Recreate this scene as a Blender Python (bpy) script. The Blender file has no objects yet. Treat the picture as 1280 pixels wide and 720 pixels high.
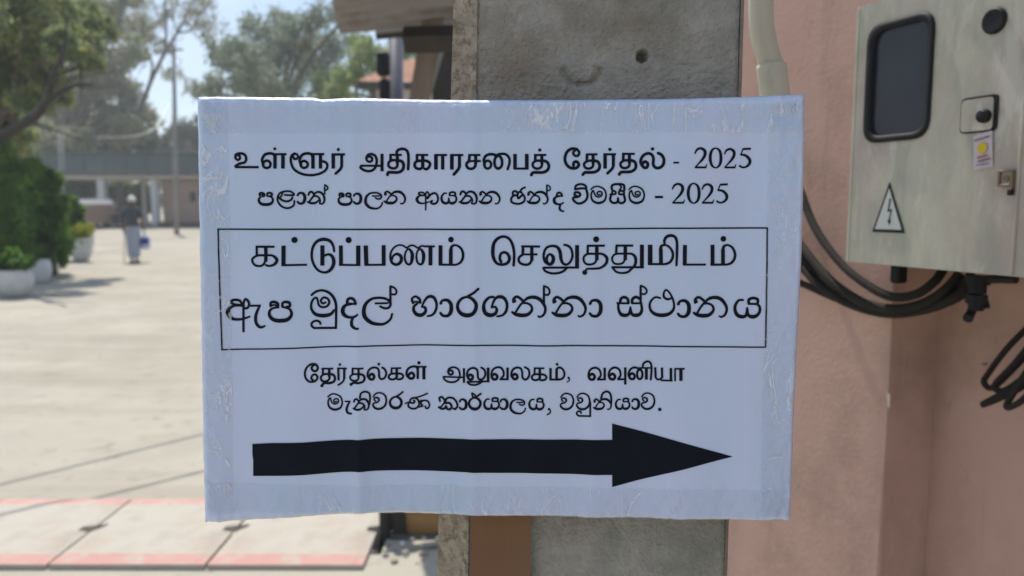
import bpy, math, random
import numpy as np
from mathutils import Vector, noise, Matrix
random.seed(7); RNG = np.random.default_rng(7)
SC = bpy.context.scene
COL = SC.collection

# ------------------------------------------------------------------ camera, sky, sun, exposure
F = 967.0; CX, CY = 640.0, 360.0; HOR = 256.0
PITCH = math.atan((CY-HOR)/F)
CAM = Vector((0, 0, 1.5))
cd = bpy.data.cameras.new('camera'); co = bpy.data.objects.new('camera', cd); COL.objects.link(co)
co.location = CAM; co.rotation_euler = (math.pi/2-PITCH, 0, 0)
cd.sensor_width = 36.0; cd.lens = 36.0*F/1280; cd.clip_start = 0.02; cd.clip_end = 3000
cd.dof.use_dof = True; cd.dof.focus_distance = 0.54; cd.dof.aperture_fstop = 7.5
SC.camera = co
SUN_AZ = math.radians(-24); SUN_EL = math.radians(60)       # azimuth measured from +Y (ahead), negative to the left
SUNV = Vector((math.sin(SUN_AZ)*math.cos(SUN_EL), math.cos(SUN_AZ)*math.cos(SUN_EL), math.sin(SUN_EL)))
w = bpy.data.worlds.new('World'); SC.world = w; w.use_nodes = True
nt = w.node_tree; nt.nodes.clear()
out = nt.nodes.new('ShaderNodeOutputWorld'); bg = nt.nodes.new('ShaderNodeBackground'); sky = nt.nodes.new('ShaderNodeTexSky')
sky.sky_type = 'NISHITA'; sky.sun_disc = False; sky.sun_elevation = SUN_EL; sky.sun_rotation = SUN_AZ
sky.dust_density = 0.4; sky.air_density = 1.0; sky.ozone_density = 2.0
tc = nt.nodes.new('ShaderNodeTexCoord'); nz = nt.nodes.new('ShaderNodeTexNoise'); rp = nt.nodes.new('ShaderNodeValToRGB'); mx = nt.nodes.new('ShaderNodeMix')
nz.inputs['Scale'].default_value = 2.2; nz.inputs['Detail'].default_value = 7; nz.inputs['Roughness'].default_value = 0.6
rp.color_ramp.elements[0].position = 0.43; rp.color_ramp.elements[1].position = 0.74
mx.data_type = 'RGBA'; mx.inputs[7].default_value = (6.6, 7.4, 8.6, 1)
nt.links.new(tc.outputs['Generated'], nz.inputs['Vector']); nt.links.new(nz.outputs['Fac'], rp.inputs[0])
nt.links.new(rp.outputs[0], mx.inputs[0]); nt.links.new(sky.outputs[0], mx.inputs[6])
nt.links.new(mx.outputs[2], bg.inputs[0]); nt.links.new(bg.outputs[0], out.inputs[0])
bg.inputs[1].default_value = 0.105
sl = bpy.data.lights.new('sun', 'SUN'); sl.energy = 4.0; sl.angle = math.radians(0.55); sl.color = (1.0, 0.94, 0.85)
so = bpy.data.objects.new('sun', sl); COL.objects.link(so); so.rotation_euler = SUNV.to_track_quat('Z', 'Y').to_euler()
SC.view_settings.view_transform = 'Standard'; SC.view_settings.look = 'None'; SC.view_settings.gamma = 1.0
SC.view_settings.use_curve_mapping = False
SC.view_settings.exposure = 0.46

# ------------------------------------------------------------------ geometry helpers
def ray(px, py):
    x = (px-CX)/F; y = -(py-CY)/F; c, s = math.cos(PITCH), math.sin(PITCH)
    return Vector((x, c+y*s, -s+y*c))
def at_y(px, py, Y):
    d = ray(px, py); return CAM+d*(Y/d.y)
def ground(px, py, z=0.0):
    d = ray(px, py); return CAM+d*((z-CAM.z)/d.z)
def on_plane(px, py, P, n):
    d = ray(px, py); return CAM+d*((P-CAM).dot(n)/d.dot(n))

class MB:
    def __init__(s): s.v = []; s.f = []; s.m = []
    def add(s, vs, fs, mi=0):
        b = len(s.v); s.v += [tuple(v) for v in vs]; s.f += [tuple(b+i for i in f) for f in fs]; s.m += [mi]*len(fs)
    def box(s, c, size, rot=None, bev=0.0, mi=0):
        """box with chamfered edges about centre c; rot is a 3x3 matrix"""
        hx, hy, hz = size[0]/2, size[1]/2, size[2]/2; b = min(bev, hx*.8, hy*.8, hz*.8)
        M = rot or Matrix.Identity(3); c = Vector(c)
        if b <= 0:
            vs = [M@Vector((x*hx, y*hy, z*hz))+c for z in (-1, 1) for y in (-1, 1) for x in (-1, 1)]
            s.add(vs, [(0, 2, 3, 1), (4, 5, 7, 6), (0, 1, 5, 4), (2, 6, 7, 3), (0, 4, 6, 2), (1, 3, 7, 5)], mi); return
        rings = []
        for z, k in ((-hz, b), (-hz+b, 0), (hz-b, 0), (hz, b)):
            x, y = hx-k, hy-k
            r = [(x-b, -y), (x, -y+b), (x, y-b), (x-b, y), (-x+b, y), (-x, y-b), (-x, -y+b), (-x+b, -y)]
            rings.append([M@Vector((p[0], p[1], z))+c for p in r])
        vs = sum(rings, []); fs = [tuple(range(7, -1, -1)), tuple(range(24, 32))]
        for i in range(3):
            for j in range(8):
                k = (j+1) % 8; fs.append((i*8+j, i*8+k, i*8+8+k, i*8+8+j))
        s.add(vs, fs, mi)
    def tube(s, pts, rad, n=8, mi=0, closed_ends=True):
        pts = [Vector(p) for p in pts]; m = len(pts)
        if not hasattr(rad, '__len__'): rad = [rad]*m
        up = Vector((0, 0, 1)); vs = []; prev = None
        for i, p in enumerate(pts):
            t = (pts[min(i+1, m-1)]-pts[max(i-1, 0)]).normalized()
            if prev is None:
                a = t.cross(up)
                if a.length < 1e-3: a = t.cross(Vector((1, 0, 0)))
            else: a = prev-t*prev.dot(t)
            a.normalize(); b = t.cross(a); prev = a
            for k in range(n):
                q = 2*math.pi*k/n; vs.append(p+(a*math.cos(q)+b*math.sin(q))*rad[i])
        fs = [(i*n+k, i*n+(k+1) % n, (i+1)*n+(k+1) % n, (i+1)*n+k) for i in range(m-1) for k in range(n)]
        if closed_ends: fs += [tuple(range(n-1, -1, -1)), tuple(range((m-1)*n, m*n))]
        s.add(vs, fs, mi)
    def lathe(s, prof, c=(0, 0, 0), n=20, mi=0, rot=None):
        vs = []; c = Vector(c); M = rot or Matrix.Identity(3)
        for r, z in prof:
            for k in range(n):
                q = 2*math.pi*k/n; vs.append(M@Vector((r*math.cos(q), r*math.sin(q), z))+c)
        m = len(prof)
        fs = [(i*n+k, i*n+(k+1) % n, (i+1)*n+(k+1) % n, (i+1)*n+k) for i in range(m-1) for k in range(n)]
        fs += [tuple(range(n-1, -1, -1)), tuple(range((m-1)*n, m*n))]
        s.add(vs, fs, mi)
    def build(s, name, mats, parent=None, smooth=False):
        me = bpy.data.meshes.new(name); me.from_pydata(s.v, [], s.f); 
        for m in (mats if isinstance(mats, (list, tuple)) else [mats]): me.materials.append(m)
        me.polygons.foreach_set('material_index', s.m)
        if smooth: me.polygons.foreach_set('use_smooth', [True]*len(me.polygons))
        me.update(); o = bpy.data.objects.new(name, me); COL.objects.link(o)
        if parent is not None:
            o.parent = parent; o.matrix_parent_inverse = parent.matrix_world.inverted() if False else Matrix.Translation(-parent.location)
        return o
def empty(name, loc, label, cat, group=None):
    o = bpy.data.objects.new(name, None); o.empty_display_size = 0.1; COL.objects.link(o); o.location = loc
    tag(o, label, cat, group); return o
def tag(o, label=None, cat=None, group=None, kind=None):
    if label: o['label'] = label
    if cat: o['category'] = cat
    if group: o['group'] = group
    if kind: o['kind'] = kind
    return o
def spline(P, n=6, closed=False):
    P = [Vector(p) for p in P]; m = len(P); out_ = []
    for i in range(m if closed else m-1):
        if closed: a, b, c, d = P[(i-1) % m], P[i], P[(i+1) % m], P[(i+2) % m]
        else: a, b, c, d = P[max(i-1, 0)], P[i], P[i+1], P[min(i+2, m-1)]
        for k in range(n):
            t = k/n; out_.append(0.5*((2*b)+(c-a)*t+(2*a-5*b+4*c-d)*t*t+(3*b-a-3*c+d)*t*t*t))
    if not closed: out_.append(P[-1])
    return out_

# ------------------------------------------------------------------ materials
def mat(name, c1, c2=None, rough=0.7, scale=8.0, detail=6, bump=0.0, bscale=None, c3=None, s3=2.0, t3=(0.55, 0.75), metal=0.0, spec=0.5, stretch=(1, 1, 1), bdist=0.01, layers=()):
    m = bpy.data.materials.new(name); m.use_nodes = True; t = m.node_tree; p = t.nodes['Principled BSDF']
    p.inputs['Roughness'].default_value = rough; p.inputs['Metallic'].default_value = metal
    p.inputs['Specular IOR Level'].default_value = spec
    if c2 is None: c2 = tuple(x*0.85 for x in c1)
    co_ = t.nodes.new('ShaderNodeTexCoord'); mp = t.nodes.new('ShaderNodeMapping'); mp.inputs['Scale'].default_value = stretch
    t.links.new(co_.outputs['Object'], mp.inputs[0])
    n = t.nodes.new('ShaderNodeTexNoise'); n.inputs['Scale'].default_value = scale; n.inputs['Detail'].default_value = detail; n.inputs['Roughness'].default_value = .6
    r = t.nodes.new('ShaderNodeValToRGB'); r.color_ramp.elements[0].position = .3; r.color_ramp.elements[1].position = .7
    r.color_ramp.elements[0].color = (*c1, 1); r.color_ramp.elements[1].color = (*c2, 1)
    t.links.new(mp.outputs[0], n.inputs['Vector']); t.links.new(n.outputs['Fac'], r.inputs[0]); last = r.outputs[0]
    if c3 is not None:
        n3 = t.nodes.new('ShaderNodeTexNoise'); n3.inputs['Scale'].default_value = s3; n3.inputs['Detail'].default_value = 8
        n3.inputs['Roughness'].default_value = .65
        r3 = t.nodes.new('ShaderNodeValToRGB'); r3.color_ramp.elements[0].position = t3[0]; r3.color_ramp.elements[1].position = t3[1]
        x = t.nodes.new('ShaderNodeMix'); x.data_type = 'RGBA'; x.inputs[7].default_value = (*c3, 1)
        t.links.new(mp.outputs[0], n3.inputs['Vector']); t.links.new(n3.outputs['Fac'], r3.inputs[0])
        t.links.new(r3.outputs[0], x.inputs[0]); t.links.new(last, x.inputs[6]); last = x.outputs[2]
    for col, sc_, th, stv, am in layers:      # stains and scuffs: colour, scale, thresholds, stretch, strength
        mpl = t.nodes.new('ShaderNodeMapping'); mpl.inputs['Scale'].default_value = stv; mpl.inputs['Location'].default_value = (sc_, 3.1, 1.7); t.links.new(co_.outputs['Object'], mpl.inputs[0])
        nl = t.nodes.new('ShaderNodeTexNoise'); nl.inputs['Scale'].default_value = sc_; nl.inputs['Detail'].default_value = 9; nl.inputs['Roughness'].default_value = .7; nl.inputs['Distortion'].default_value = .4
        rl_ = t.nodes.new('ShaderNodeValToRGB'); rl_.color_ramp.elements[0].position = th[0]; rl_.color_ramp.elements[1].position = th[1]; rl_.color_ramp.elements[1].color = (am, am, am, 1)
        xl = t.nodes.new('ShaderNodeMix'); xl.data_type = 'RGBA'; xl.inputs[7].default_value = (*col, 1)
        t.links.new(mpl.outputs[0], nl.inputs['Vector']); t.links.new(nl.outputs['Fac'], rl_.inputs[0]); t.links.new(rl_.outputs[0], xl.inputs[0]); t.links.new(last, xl.inputs[6]); last = xl.outputs[2]
    t.links.new(last, p.inputs['Base Color'])
    if bump:
        nb = t.nodes.new('ShaderNodeTexNoise'); nb.inputs['Scale'].default_value = bscale or scale*6; nb.inputs['Detail'].default_value = 6
        b = t.nodes.new('ShaderNodeBump'); b.inputs['Strength'].default_value = bump; b.inputs['Distance'].default_value = bdist
        t.links.new(mp.outputs[0], nb.inputs['Vector']); t.links.new(nb.outputs['Fac'], b.inputs['Height']); t.links.new(b.outputs[0], p.inputs['Normal'])
    return m
def leaf_mat(name, a, b, c, scale=1.5):
    m = mat(name, a, b, rough=.6, scale=scale, detail=3, c3=c, s3=scale*2.3, t3=(.5, .65), spec=.25)
    t = m.node_tree; p = t.nodes['Principled BSDF']; o = [n for n in t.nodes if n.type == 'OUTPUT_MATERIAL'][0]
    tr = t.nodes.new('ShaderNodeBsdfTranslucent'); mxs = t.nodes.new('ShaderNodeMixShader'); mxs.inputs[0].default_value = .48
    src = p.inputs['Base Color'].links[0].from_socket
    t.links.new(src, tr.inputs[0]); t.links.new(p.outputs[0], mxs.inputs[1]); t.links.new(tr.outputs[0], mxs.inputs[2]); t.links.new(mxs.outputs[0], o.inputs[0])
    return m

M_ground = mat('sandy_yard', (.355, .33, .275), (.42, .39, .325), rough=.95, scale=.9, bump=.5, bscale=60, c3=(.31, .28, .225), s3=.35, t3=(.5, .75), spec=.2,
    layers=(((.26, .235, .19), 1.1, (.52, .78), (1, 1, 1), .6), ((.42, .33, .27), .7, (.55, .75), (.6, 1.6, 1), .5), ((.20, .18, .15), 6, (.57, .68), (1, 1, 1), .6), ((.24, .215, .17), .5, (.5, .62), (.25, 2.5, 1), .35)))
M_slab = mat('slab_concrete', (.40, .37, .315), (.48, .445, .385), rough=.9, scale=5, bump=.5, bscale=60, c3=(.31, .28, .235), s3=5, t3=(.52, .75), spec=.2,
    layers=(((.40, .28, .24), 3, (.5, .7), (1, 1, 1), .5), ((.16, .15, .13), 22, (.64, .72), (1, 1, 1), .6)))
M_pink = mat('faded_pink_paint', (.46, .225, .20), (.47, .29, .25), rough=.8, scale=9, c3=(.43, .36, .30), s3=11, t3=(.5, .66))
M_wall = mat('pink_plaster', (.48, .31, .25), (.525, .345, .28), rough=.9, scale=3, bump=.3, bscale=120, c3=(.36, .235, .18), s3=5, t3=(.5, .75), spec=.2, bdist=.0025,
    layers=(((.27, .18, .145), 9, (.52, .72), (1, 1, .10), .6), ((.52, .40, .33), 16, (.62, .70), (1, 1, 1), .5), ((.22, .15, .12), 34, (.61, .70), (1, 1, .4), .65)))
M_box = mat('grey_beige_enamel', (.46, .44, .34), (.51, .49, .385), rough=.6, scale=7, bump=.1, bscale=40, c3=(.40, .33, .285), s3=8, t3=(.46, .64), stretch=(1, 1, .5), bdist=.002,
    layers=(((.27, .29, .235), 12, (.48, .62), (1, 1, .3), .6), ((.58, .56, .48), 24, (.54, .62), (1, 1, .3), .65), ((.26, .17, .11), 40, (.66, .73), (1, 1, 1), .6), ((.33, .30, .25), 5, (.5, .7), (1, 1, 1), .5)))
M_black = mat('black_rubber', (.012, .013, .016), (.02, .02, .022), rough=.6, scale=30, spec=.2)
M_cable = mat('black_cable', (.018, .017, .015), (.032, .028, .022), rough=.85, scale=25, spec=.2)
M_glass = mat('dark_glass', (.016, .017, .022), (.035, .036, .045), rough=.28, scale=6, spec=.35)
M_pvc = mat('ivory_pvc', (.55, .53, .42), (.60, .58, .48), rough=.4, scale=9, c3=(.42, .38, .30), s3=16, t3=(.55, .8))
M_wood = mat('weathered_wood', (.13, .10, .075), (.20, .16, .125), rough=.9, scale=14, bump=.5, bscale=50, stretch=(1, 1, .12))
M_dkwood = mat('dark_wood', (.03, .028, .027), (.05, .045, .04), rough=.9, scale=9)
M_tin = mat('rusty_corrugated_tin', (.20, .19, .185), (.26, .25, .25), rough=.7, scale=5, c3=(.17, .12, .10), s3=6, t3=(.5, .7), metal=.1)
M_tile = mat('red_roof_tile', (.62, .30, .20), (.72, .40, .29), rough=.85, scale=5)
M_cream = mat('cream_paint', (.55, .50, .42), (.60, .56, .48), rough=.9, scale=2)
M_fascia = mat('dark_teal_fascia', (.06, .085, .085), (.08, .11, .115), rough=.7, scale=1)
M_pinkfar = mat('dusty_pink_paint', (.36, .25, .20), (.40, .28, .23), rough=.9, scale=1)
M_grey = mat('grey_concrete', (.20, .20, .19), (.26, .26, .25), rough=.9, scale=4, bump=.3)
M_pot = mat('white_cement_pot', (.50, .50, .49), (.60, .60, .58), rough=.85, scale=6, c3=(.35, .34, .31), s3=5, t3=(.55, .8))
M_soil = mat('dark_soil', (.05, .035, .025), (.08, .06, .04), rough=1, scale=20)
M_card = mat('brown_cardboard', (.17, .085, .04), (.20, .105, .05), rough=.8, scale=8, stretch=(1, 1, .15), c3=(.13, .07, .04), s3=10)
M_white = mat('white_paint', (.72, .72, .72), (.78, .78, .78), rough=.5, scale=3)
M_steel = mat('galvanised_steel', (.25, .26, .26), (.35, .35, .34), rough=.5, scale=12, metal=.5)
M_bark = mat('tree_bark', (.07, .055, .045), (.12, .10, .085), rough=.95, scale=6, bump=.5)
M_ink = mat('black_print', (.003, .005, .012), (.006, .008, .018), rough=.5, scale=30, spec=.12)
M_brass = mat('worn_brass', (.20, .14, .09), (.26, .19, .13), rough=.6, scale=40, metal=.2)

# paper wrapped in clear film
M_paper = bpy.data.materials.new('white_paper_under_film'); M_paper.use_nodes = True
def paper_nodes():
    t = M_paper.node_tree; p = t.nodes['Principled BSDF']
    co_ = t.nodes.new('ShaderNodeTexCoord'); mp = t.nodes.new('ShaderNodeMapping'); mp.inputs['Scale'].default_value = (1, 1, .35)
    t.links.new(co_.outputs['Object'], mp.inputs[0])
    n = t.nodes.new('ShaderNodeTexNoise'); n.inputs['Scale'].default_value = 16; n.inputs['Detail'].default_value = 3
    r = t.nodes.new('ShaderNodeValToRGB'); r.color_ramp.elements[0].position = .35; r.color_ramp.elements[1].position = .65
    r.color_ramp.elements[0].color = (.51, .63, .83, 1); r.color_ramp.elements[1].color = (.57, .65, .87, 1)  # the skylight's blue is put into the white paper's colour
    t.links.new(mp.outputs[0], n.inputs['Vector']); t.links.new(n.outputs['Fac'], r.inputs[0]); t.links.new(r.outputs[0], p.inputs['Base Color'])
    p.inputs['Roughness'].default_value = .5; p.inputs['Specular IOR Level'].default_value = .4
    p.inputs['Coat Weight'].default_value = .9; p.inputs['Coat Roughness'].default_value = .22
    nb = t.nodes.new('ShaderNodeTexNoise'); nb.inputs['Scale'].default_value = 55; nb.inputs['Detail'].default_value = 5; nb.inputs['Distortion'].default_value = 1.2
    b = t.nodes.new('ShaderNodeBump'); b.inputs['Strength'].default_value = .22; b.inputs['Distance'].default_value = .0015
    t.links.new(co_.outputs['Object'], nb.inputs['Vector']); t.links.new(nb.outputs['Fac'], b.inputs['Height']); t.links.new(b.outputs[0], p.inputs['Normal'])
paper_nodes()
M_tape = bpy.data.materials.new('clear_packing_tape'); M_tape.use_nodes = True
def tape_nodes():
    t = M_tape.node_tree; o = [n for n in t.nodes if n.type == 'OUTPUT_MATERIAL'][0]; t.nodes.remove(t.nodes['Principled BSDF'])
    tr = t.nodes.new('ShaderNodeBsdfTransparent'); tr.inputs[0].default_value = (1, 1, 1, 1)
    gl = t.nodes.new('ShaderNodeBsdfGlossy'); gl.inputs['Roughness'].default_value = .2
    df = t.nodes.new('ShaderNodeBsdfDiffuse'); df.inputs[0].default_value = (.8, .8, .8, 1)
    a = t.nodes.new('ShaderNodeMixShader'); b = t.nodes.new('ShaderNodeMixShader'); lw = t.nodes.new('ShaderNodeLayerWeight'); lw.inputs[0].default_value = .35
    ma = t.nodes.new('ShaderNodeMath'); ma.operation = 'MULTIPLY_ADD'; ma.inputs[1].default_value = .25; ma.inputs[2].default_value = .015
    t.links.new(lw.outputs['Fresnel'], ma.inputs[0])
    a.inputs[0].default_value = .035; t.links.new(tr.outputs[0], a.inputs[1]); t.links.new(df.outputs[0], a.inputs[2])
    t.links.new(ma.outputs[0], b.inputs[0]); t.links.new(a.outputs[0], b.inputs[1]); t.links.new(gl.outputs[0], b.inputs[2]); t.links.new(b.outputs[0], o.inputs[0])
    # crushed, hazy creases; their glare is painted in as whitish lines in patches
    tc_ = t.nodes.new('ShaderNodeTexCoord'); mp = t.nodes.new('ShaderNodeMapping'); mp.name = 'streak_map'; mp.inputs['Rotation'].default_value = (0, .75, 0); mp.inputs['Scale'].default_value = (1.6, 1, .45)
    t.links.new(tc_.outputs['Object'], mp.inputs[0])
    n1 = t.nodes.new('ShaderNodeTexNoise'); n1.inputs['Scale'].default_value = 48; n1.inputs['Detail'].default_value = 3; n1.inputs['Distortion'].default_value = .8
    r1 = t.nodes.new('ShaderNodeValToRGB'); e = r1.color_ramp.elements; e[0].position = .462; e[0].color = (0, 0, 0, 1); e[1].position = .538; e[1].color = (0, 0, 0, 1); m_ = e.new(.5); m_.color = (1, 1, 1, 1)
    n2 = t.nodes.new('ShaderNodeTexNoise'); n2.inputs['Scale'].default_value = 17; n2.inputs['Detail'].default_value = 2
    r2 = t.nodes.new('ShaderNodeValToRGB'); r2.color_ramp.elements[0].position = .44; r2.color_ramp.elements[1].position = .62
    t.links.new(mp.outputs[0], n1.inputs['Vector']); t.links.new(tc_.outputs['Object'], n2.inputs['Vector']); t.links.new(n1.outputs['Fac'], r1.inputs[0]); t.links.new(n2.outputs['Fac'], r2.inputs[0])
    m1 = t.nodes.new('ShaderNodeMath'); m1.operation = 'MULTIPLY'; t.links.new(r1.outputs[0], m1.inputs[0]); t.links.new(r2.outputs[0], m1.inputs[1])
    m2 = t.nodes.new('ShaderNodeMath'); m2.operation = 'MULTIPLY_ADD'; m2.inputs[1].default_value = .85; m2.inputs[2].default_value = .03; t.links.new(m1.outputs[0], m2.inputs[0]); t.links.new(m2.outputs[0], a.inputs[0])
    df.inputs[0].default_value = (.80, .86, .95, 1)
    nb = t.nodes.new('ShaderNodeTexNoise'); nb.inputs['Scale'].default_value = 90; nb.inputs['Detail'].default_value = 4; nb.inputs['Distortion'].default_value = 2
    co_ = t.nodes.new('ShaderNodeTexCoord'); bb = t.nodes.new('ShaderNodeBump'); bb.inputs['Strength'].default_value = .35; bb.inputs['Distance'].default_value = .002
    t.links.new(co_.outputs['Object'], nb.inputs['Vector']); t.links.new(nb.outputs['Fac'], bb.inputs['Height'])
    t.links.new(bb.outputs[0], gl.inputs['Normal'])
tape_nodes()
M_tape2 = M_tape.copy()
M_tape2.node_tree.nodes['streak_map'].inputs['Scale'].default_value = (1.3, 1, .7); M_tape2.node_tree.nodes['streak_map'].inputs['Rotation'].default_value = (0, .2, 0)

# ------------------------------------------------------------------ ground
def build_ground():
    mb = MB()
    # the drain pit right of the slabs is left open
    x0, x1 = PIT[0], PIT[1]; y0, y1 = PIT[2], PIT[3]
    xs = [-900, x0, x1, 900]; ys = [-300, y0, y1, 1500]
    for i in range(3):
        for j in range(3):
            if i == 1 and j == 1: continue
            mb.add([(xs[i], ys[j], 0), (xs[i+1], ys[j], 0), (xs[i+1], ys[j+1], 0), (xs[i], ys[j+1], 0)], [(0, 1, 2, 3)])
    o = mb.build('ground', M_ground); tag(o, 'sunlit beige sandy yard', kind='structure')
    mb = MB(); d = .5
    mb.add([(x0, y0, 0), (x1, y0, 0), (x1, y1, 0), (x0, y1, 0), (x0, y0, -d), (x1, y0, -d), (x1, y1, -d), (x0, y1, -d)],
           [(0, 1, 5, 4), (1, 2, 6, 5), (2, 3, 7, 6), (3, 0, 4, 7), (4, 5, 6, 7)])
    o = mb.build('drain_channel', M_grey); tag(o, 'open concrete drain channel beyond the end of the slabs', kind='structure')
YN = ground(200, 712).y; YF = ground(200, 629).y     # near and far edge of the slab strip
SX = ground(467, 680).x
PIT = (SX-.03, SX+.05, YN+.14, YF-.10)
build_ground()

def build_slabs():
    W = .655; T = .03
    base = None
    for i in range(9):
        xr = SX-i*W; xl = xr-W+.012; bw = .085
        if base is None:
            mb = MB(); nx, ny = 14, 14; hx, hy = (W-.012)/2, (YF-YN)/2
            n2 = 18
            # top is cut out round the half lifting holes at both side edges
            xsn = [(-hx+2*hx*k/nx) for k in range(nx+1)]; ysn = [-hy, -hy+bw]+[-hy+bw+(2*hy-2*bw)*k/ny for k in range(1, ny)]+[hy-bw, hy]
            def hole(x, y): 
                for s in (-1, 1):
                    d = math.hypot((x-s*hx)/.75, y)
                    if d < .036: return True
                return False
            V = {}
            for a, x in enumerate(xsn):
                for b, y in enumerate(ysn):
                    e = min(hx-abs(x), hy-abs(y)); V[a, b] = len(mb.v)
                    z = T-(.008 if e < .001 else 0)+.0015*noise.noise(Vector((x*9, y*9, 3)))
                    mb.v.append((x, y, -.12 if hole(x, y) else z))
            for a in range(nx):
                for b in range(len(ysn)-1):
                    mb.f.append((V[a, b], V[a+1, b], V[a+1, b+1], V[a, b+1])); mb.m.append(1 if b in (0, len(ysn)-2) else 0)
            L = len(ysn)-1
            rim = [V[a, 0] for a in range(nx+1)]+[V[nx, b] for b in range(1, L+1)]+[V[a, L] for a in range(nx-1, -1, -1)]+[V[0, b] for b in range(L-1, 0, -1)]
            low = []
            for k in rim: low.append(len(mb.v)); mb.v.append((mb.v[k][0], mb.v[k][1], -.1))
            for k in range(len(rim)):
                q = (k+1) % len(rim); mb.f.append((rim[k], low[k], low[q], rim[q])); mb.m.append(0)
            o = mb.build('concrete_slab', [M_slab, M_pink]); base = o
        else:
            o = base.copy(); COL.objects.link(o)
        o.location = ((xr+xl)/2, (YN+YF)/2, random.uniform(-.003, .003)); o.rotation_euler.z = random.uniform(-.004, .004)
        names = ['at the open end of the strip, beside the drain', 'second from the open end of the strip', 'third from the open end of the strip', 'fourth from the open end, cut by the left edge of the photo']
        tag(o, 'pale concrete drain slab with pink painted edges, '+(names[i] if i < 4 else 'further left than the photo shows'), 'slab', 'drain cover slabs with pink edges')
        if i >= 4: bpy.data.objects.remove(o)
build_slabs()

# junk by the open end of the drain
def build_drain_stuff():
    e = at_y(472, 650, YF-.25)
    t = empty('wooden_stump', (ground(480, 700).x, YN+.32, 0), 'dark rotten wooden stump with a split top at the open drain end', 'stump')
    b = Vector(t.location)
    mb = MB(); rnd = random.Random(2)
    for dx, dy, hh, r in ((-.035, 0, .27, .028), (.03, .02, .30, .032)):
        P = [b+Vector((dx+rnd.uniform(-.01, .01), dy+rnd.uniform(-.01, .01), z)) for z in np.linspace(-.3, hh, 7)]
        mb.tube(P, [r*rnd.uniform(.8, 1.2) for _ in P], 9)
        mb.build('post', M_dkwood, t); mb = MB()
    # lumpy crown
    for k in range(14):
        c = b+Vector((rnd.uniform(-.085, .02), rnd.uniform(-.05, .05), .24+rnd.uniform(-.05, .05))); r = rnd.uniform(.014, .034)
        mb.lathe([(r*.5, -r*.9), (r, -r*.2), (r*.8, r*.5), (r*.2, r)], c, 7)
    mb.build('burl', mat('mossy_bark', (.10, .085, .05), (.16, .14, .09), rough=.95, scale=20), t)
    p0 = at_y(488, 671, YN+.30); p1 = at_y(560, 674, YN+.30)
    mb = MB(); mb.tube([p0, (p0+p1)/2+Vector((0, 0, -.003)), p1+Vector((.3, .05, 0))], .017, 10)
    o = mb.build('metal_pipe', mat('dark_pipe', (.05, .06, .055), (.08, .09, .08), rough=.5), smooth=True); tag(o, 'dark metal pipe lying level above the lighter hose near the drain', 'pipe')
    q = [at_y(496, 697, YN+.15), at_y(506, 689, YN+.17), at_y(520, 685, YN+.2), at_y(535, 682, YN+.2), at_y(560, 680, YN+.22), at_y(600, 681, YN+.25)]
    mb = MB(); mb.tube(spline(q, 6), .014, 9)
    o = mb.build('garden_hose', mat('pale_grey_hose', (.22, .22, .17), (.3, .29, .22), rough=.6), smooth=True); tag(o, 'pale grey hose curving down to the sand below the dark pipe', 'hose')
    c = at_y(503, 681, YN+.25); mb = MB(); mb.lathe([(.006, -.01), (.012, -.006), (.013, .006), (.008, .012), (.004, .016)], c, 10)
    o = mb.build('tap_cap', M_white, smooth=True); tag(o, 'small white plastic cap beside the hose', 'cap')
    YB = ground(500, 666).y; a = at_y(493, 641, YB); b2 = at_y(580, 668, YB)
    mb = MB(); mb.box(((a.x+b2.x)/2, a.y, (a.z+b2.z)/2-.02), (b2.x-a.x, .035, a.z-b2.z+.1), bev=.004)
    o = mb.build('wooden_board', mat('ochre_board', (.30, .17, .06), (.38, .23, .09), rough=.8, scale=14, stretch=(.2, 1, 1)))
    tag(o, 'ochre brown wooden board standing on edge behind the pipes', 'board')
build_drain_stuff()
def rubble():
    rnd = random.Random(8); mb = MB()
    for _ in range(60):
        x, y = SX+rnd.uniform(-.02, .5), YN+rnd.uniform(.02, .62); r = rnd.uniform(.006, .022)
        mb.lathe([(r*.6, -r*.4), (r*rnd.uniform(.9, 1.2), 0), (r*.8, r*.5), (r*.2, r*.8)], (x, y, r*.2), rnd.choice((5, 6, 7)))
    o = mb.build('rubble', mat('rubble_stone', (.22, .20, .17), (.36, .33, .28), rough=.95, scale=20)); tag(o, 'small stones and mortar crumbs strewn at the drain end', 'rubble', kind='stuff')
rubble()

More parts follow.
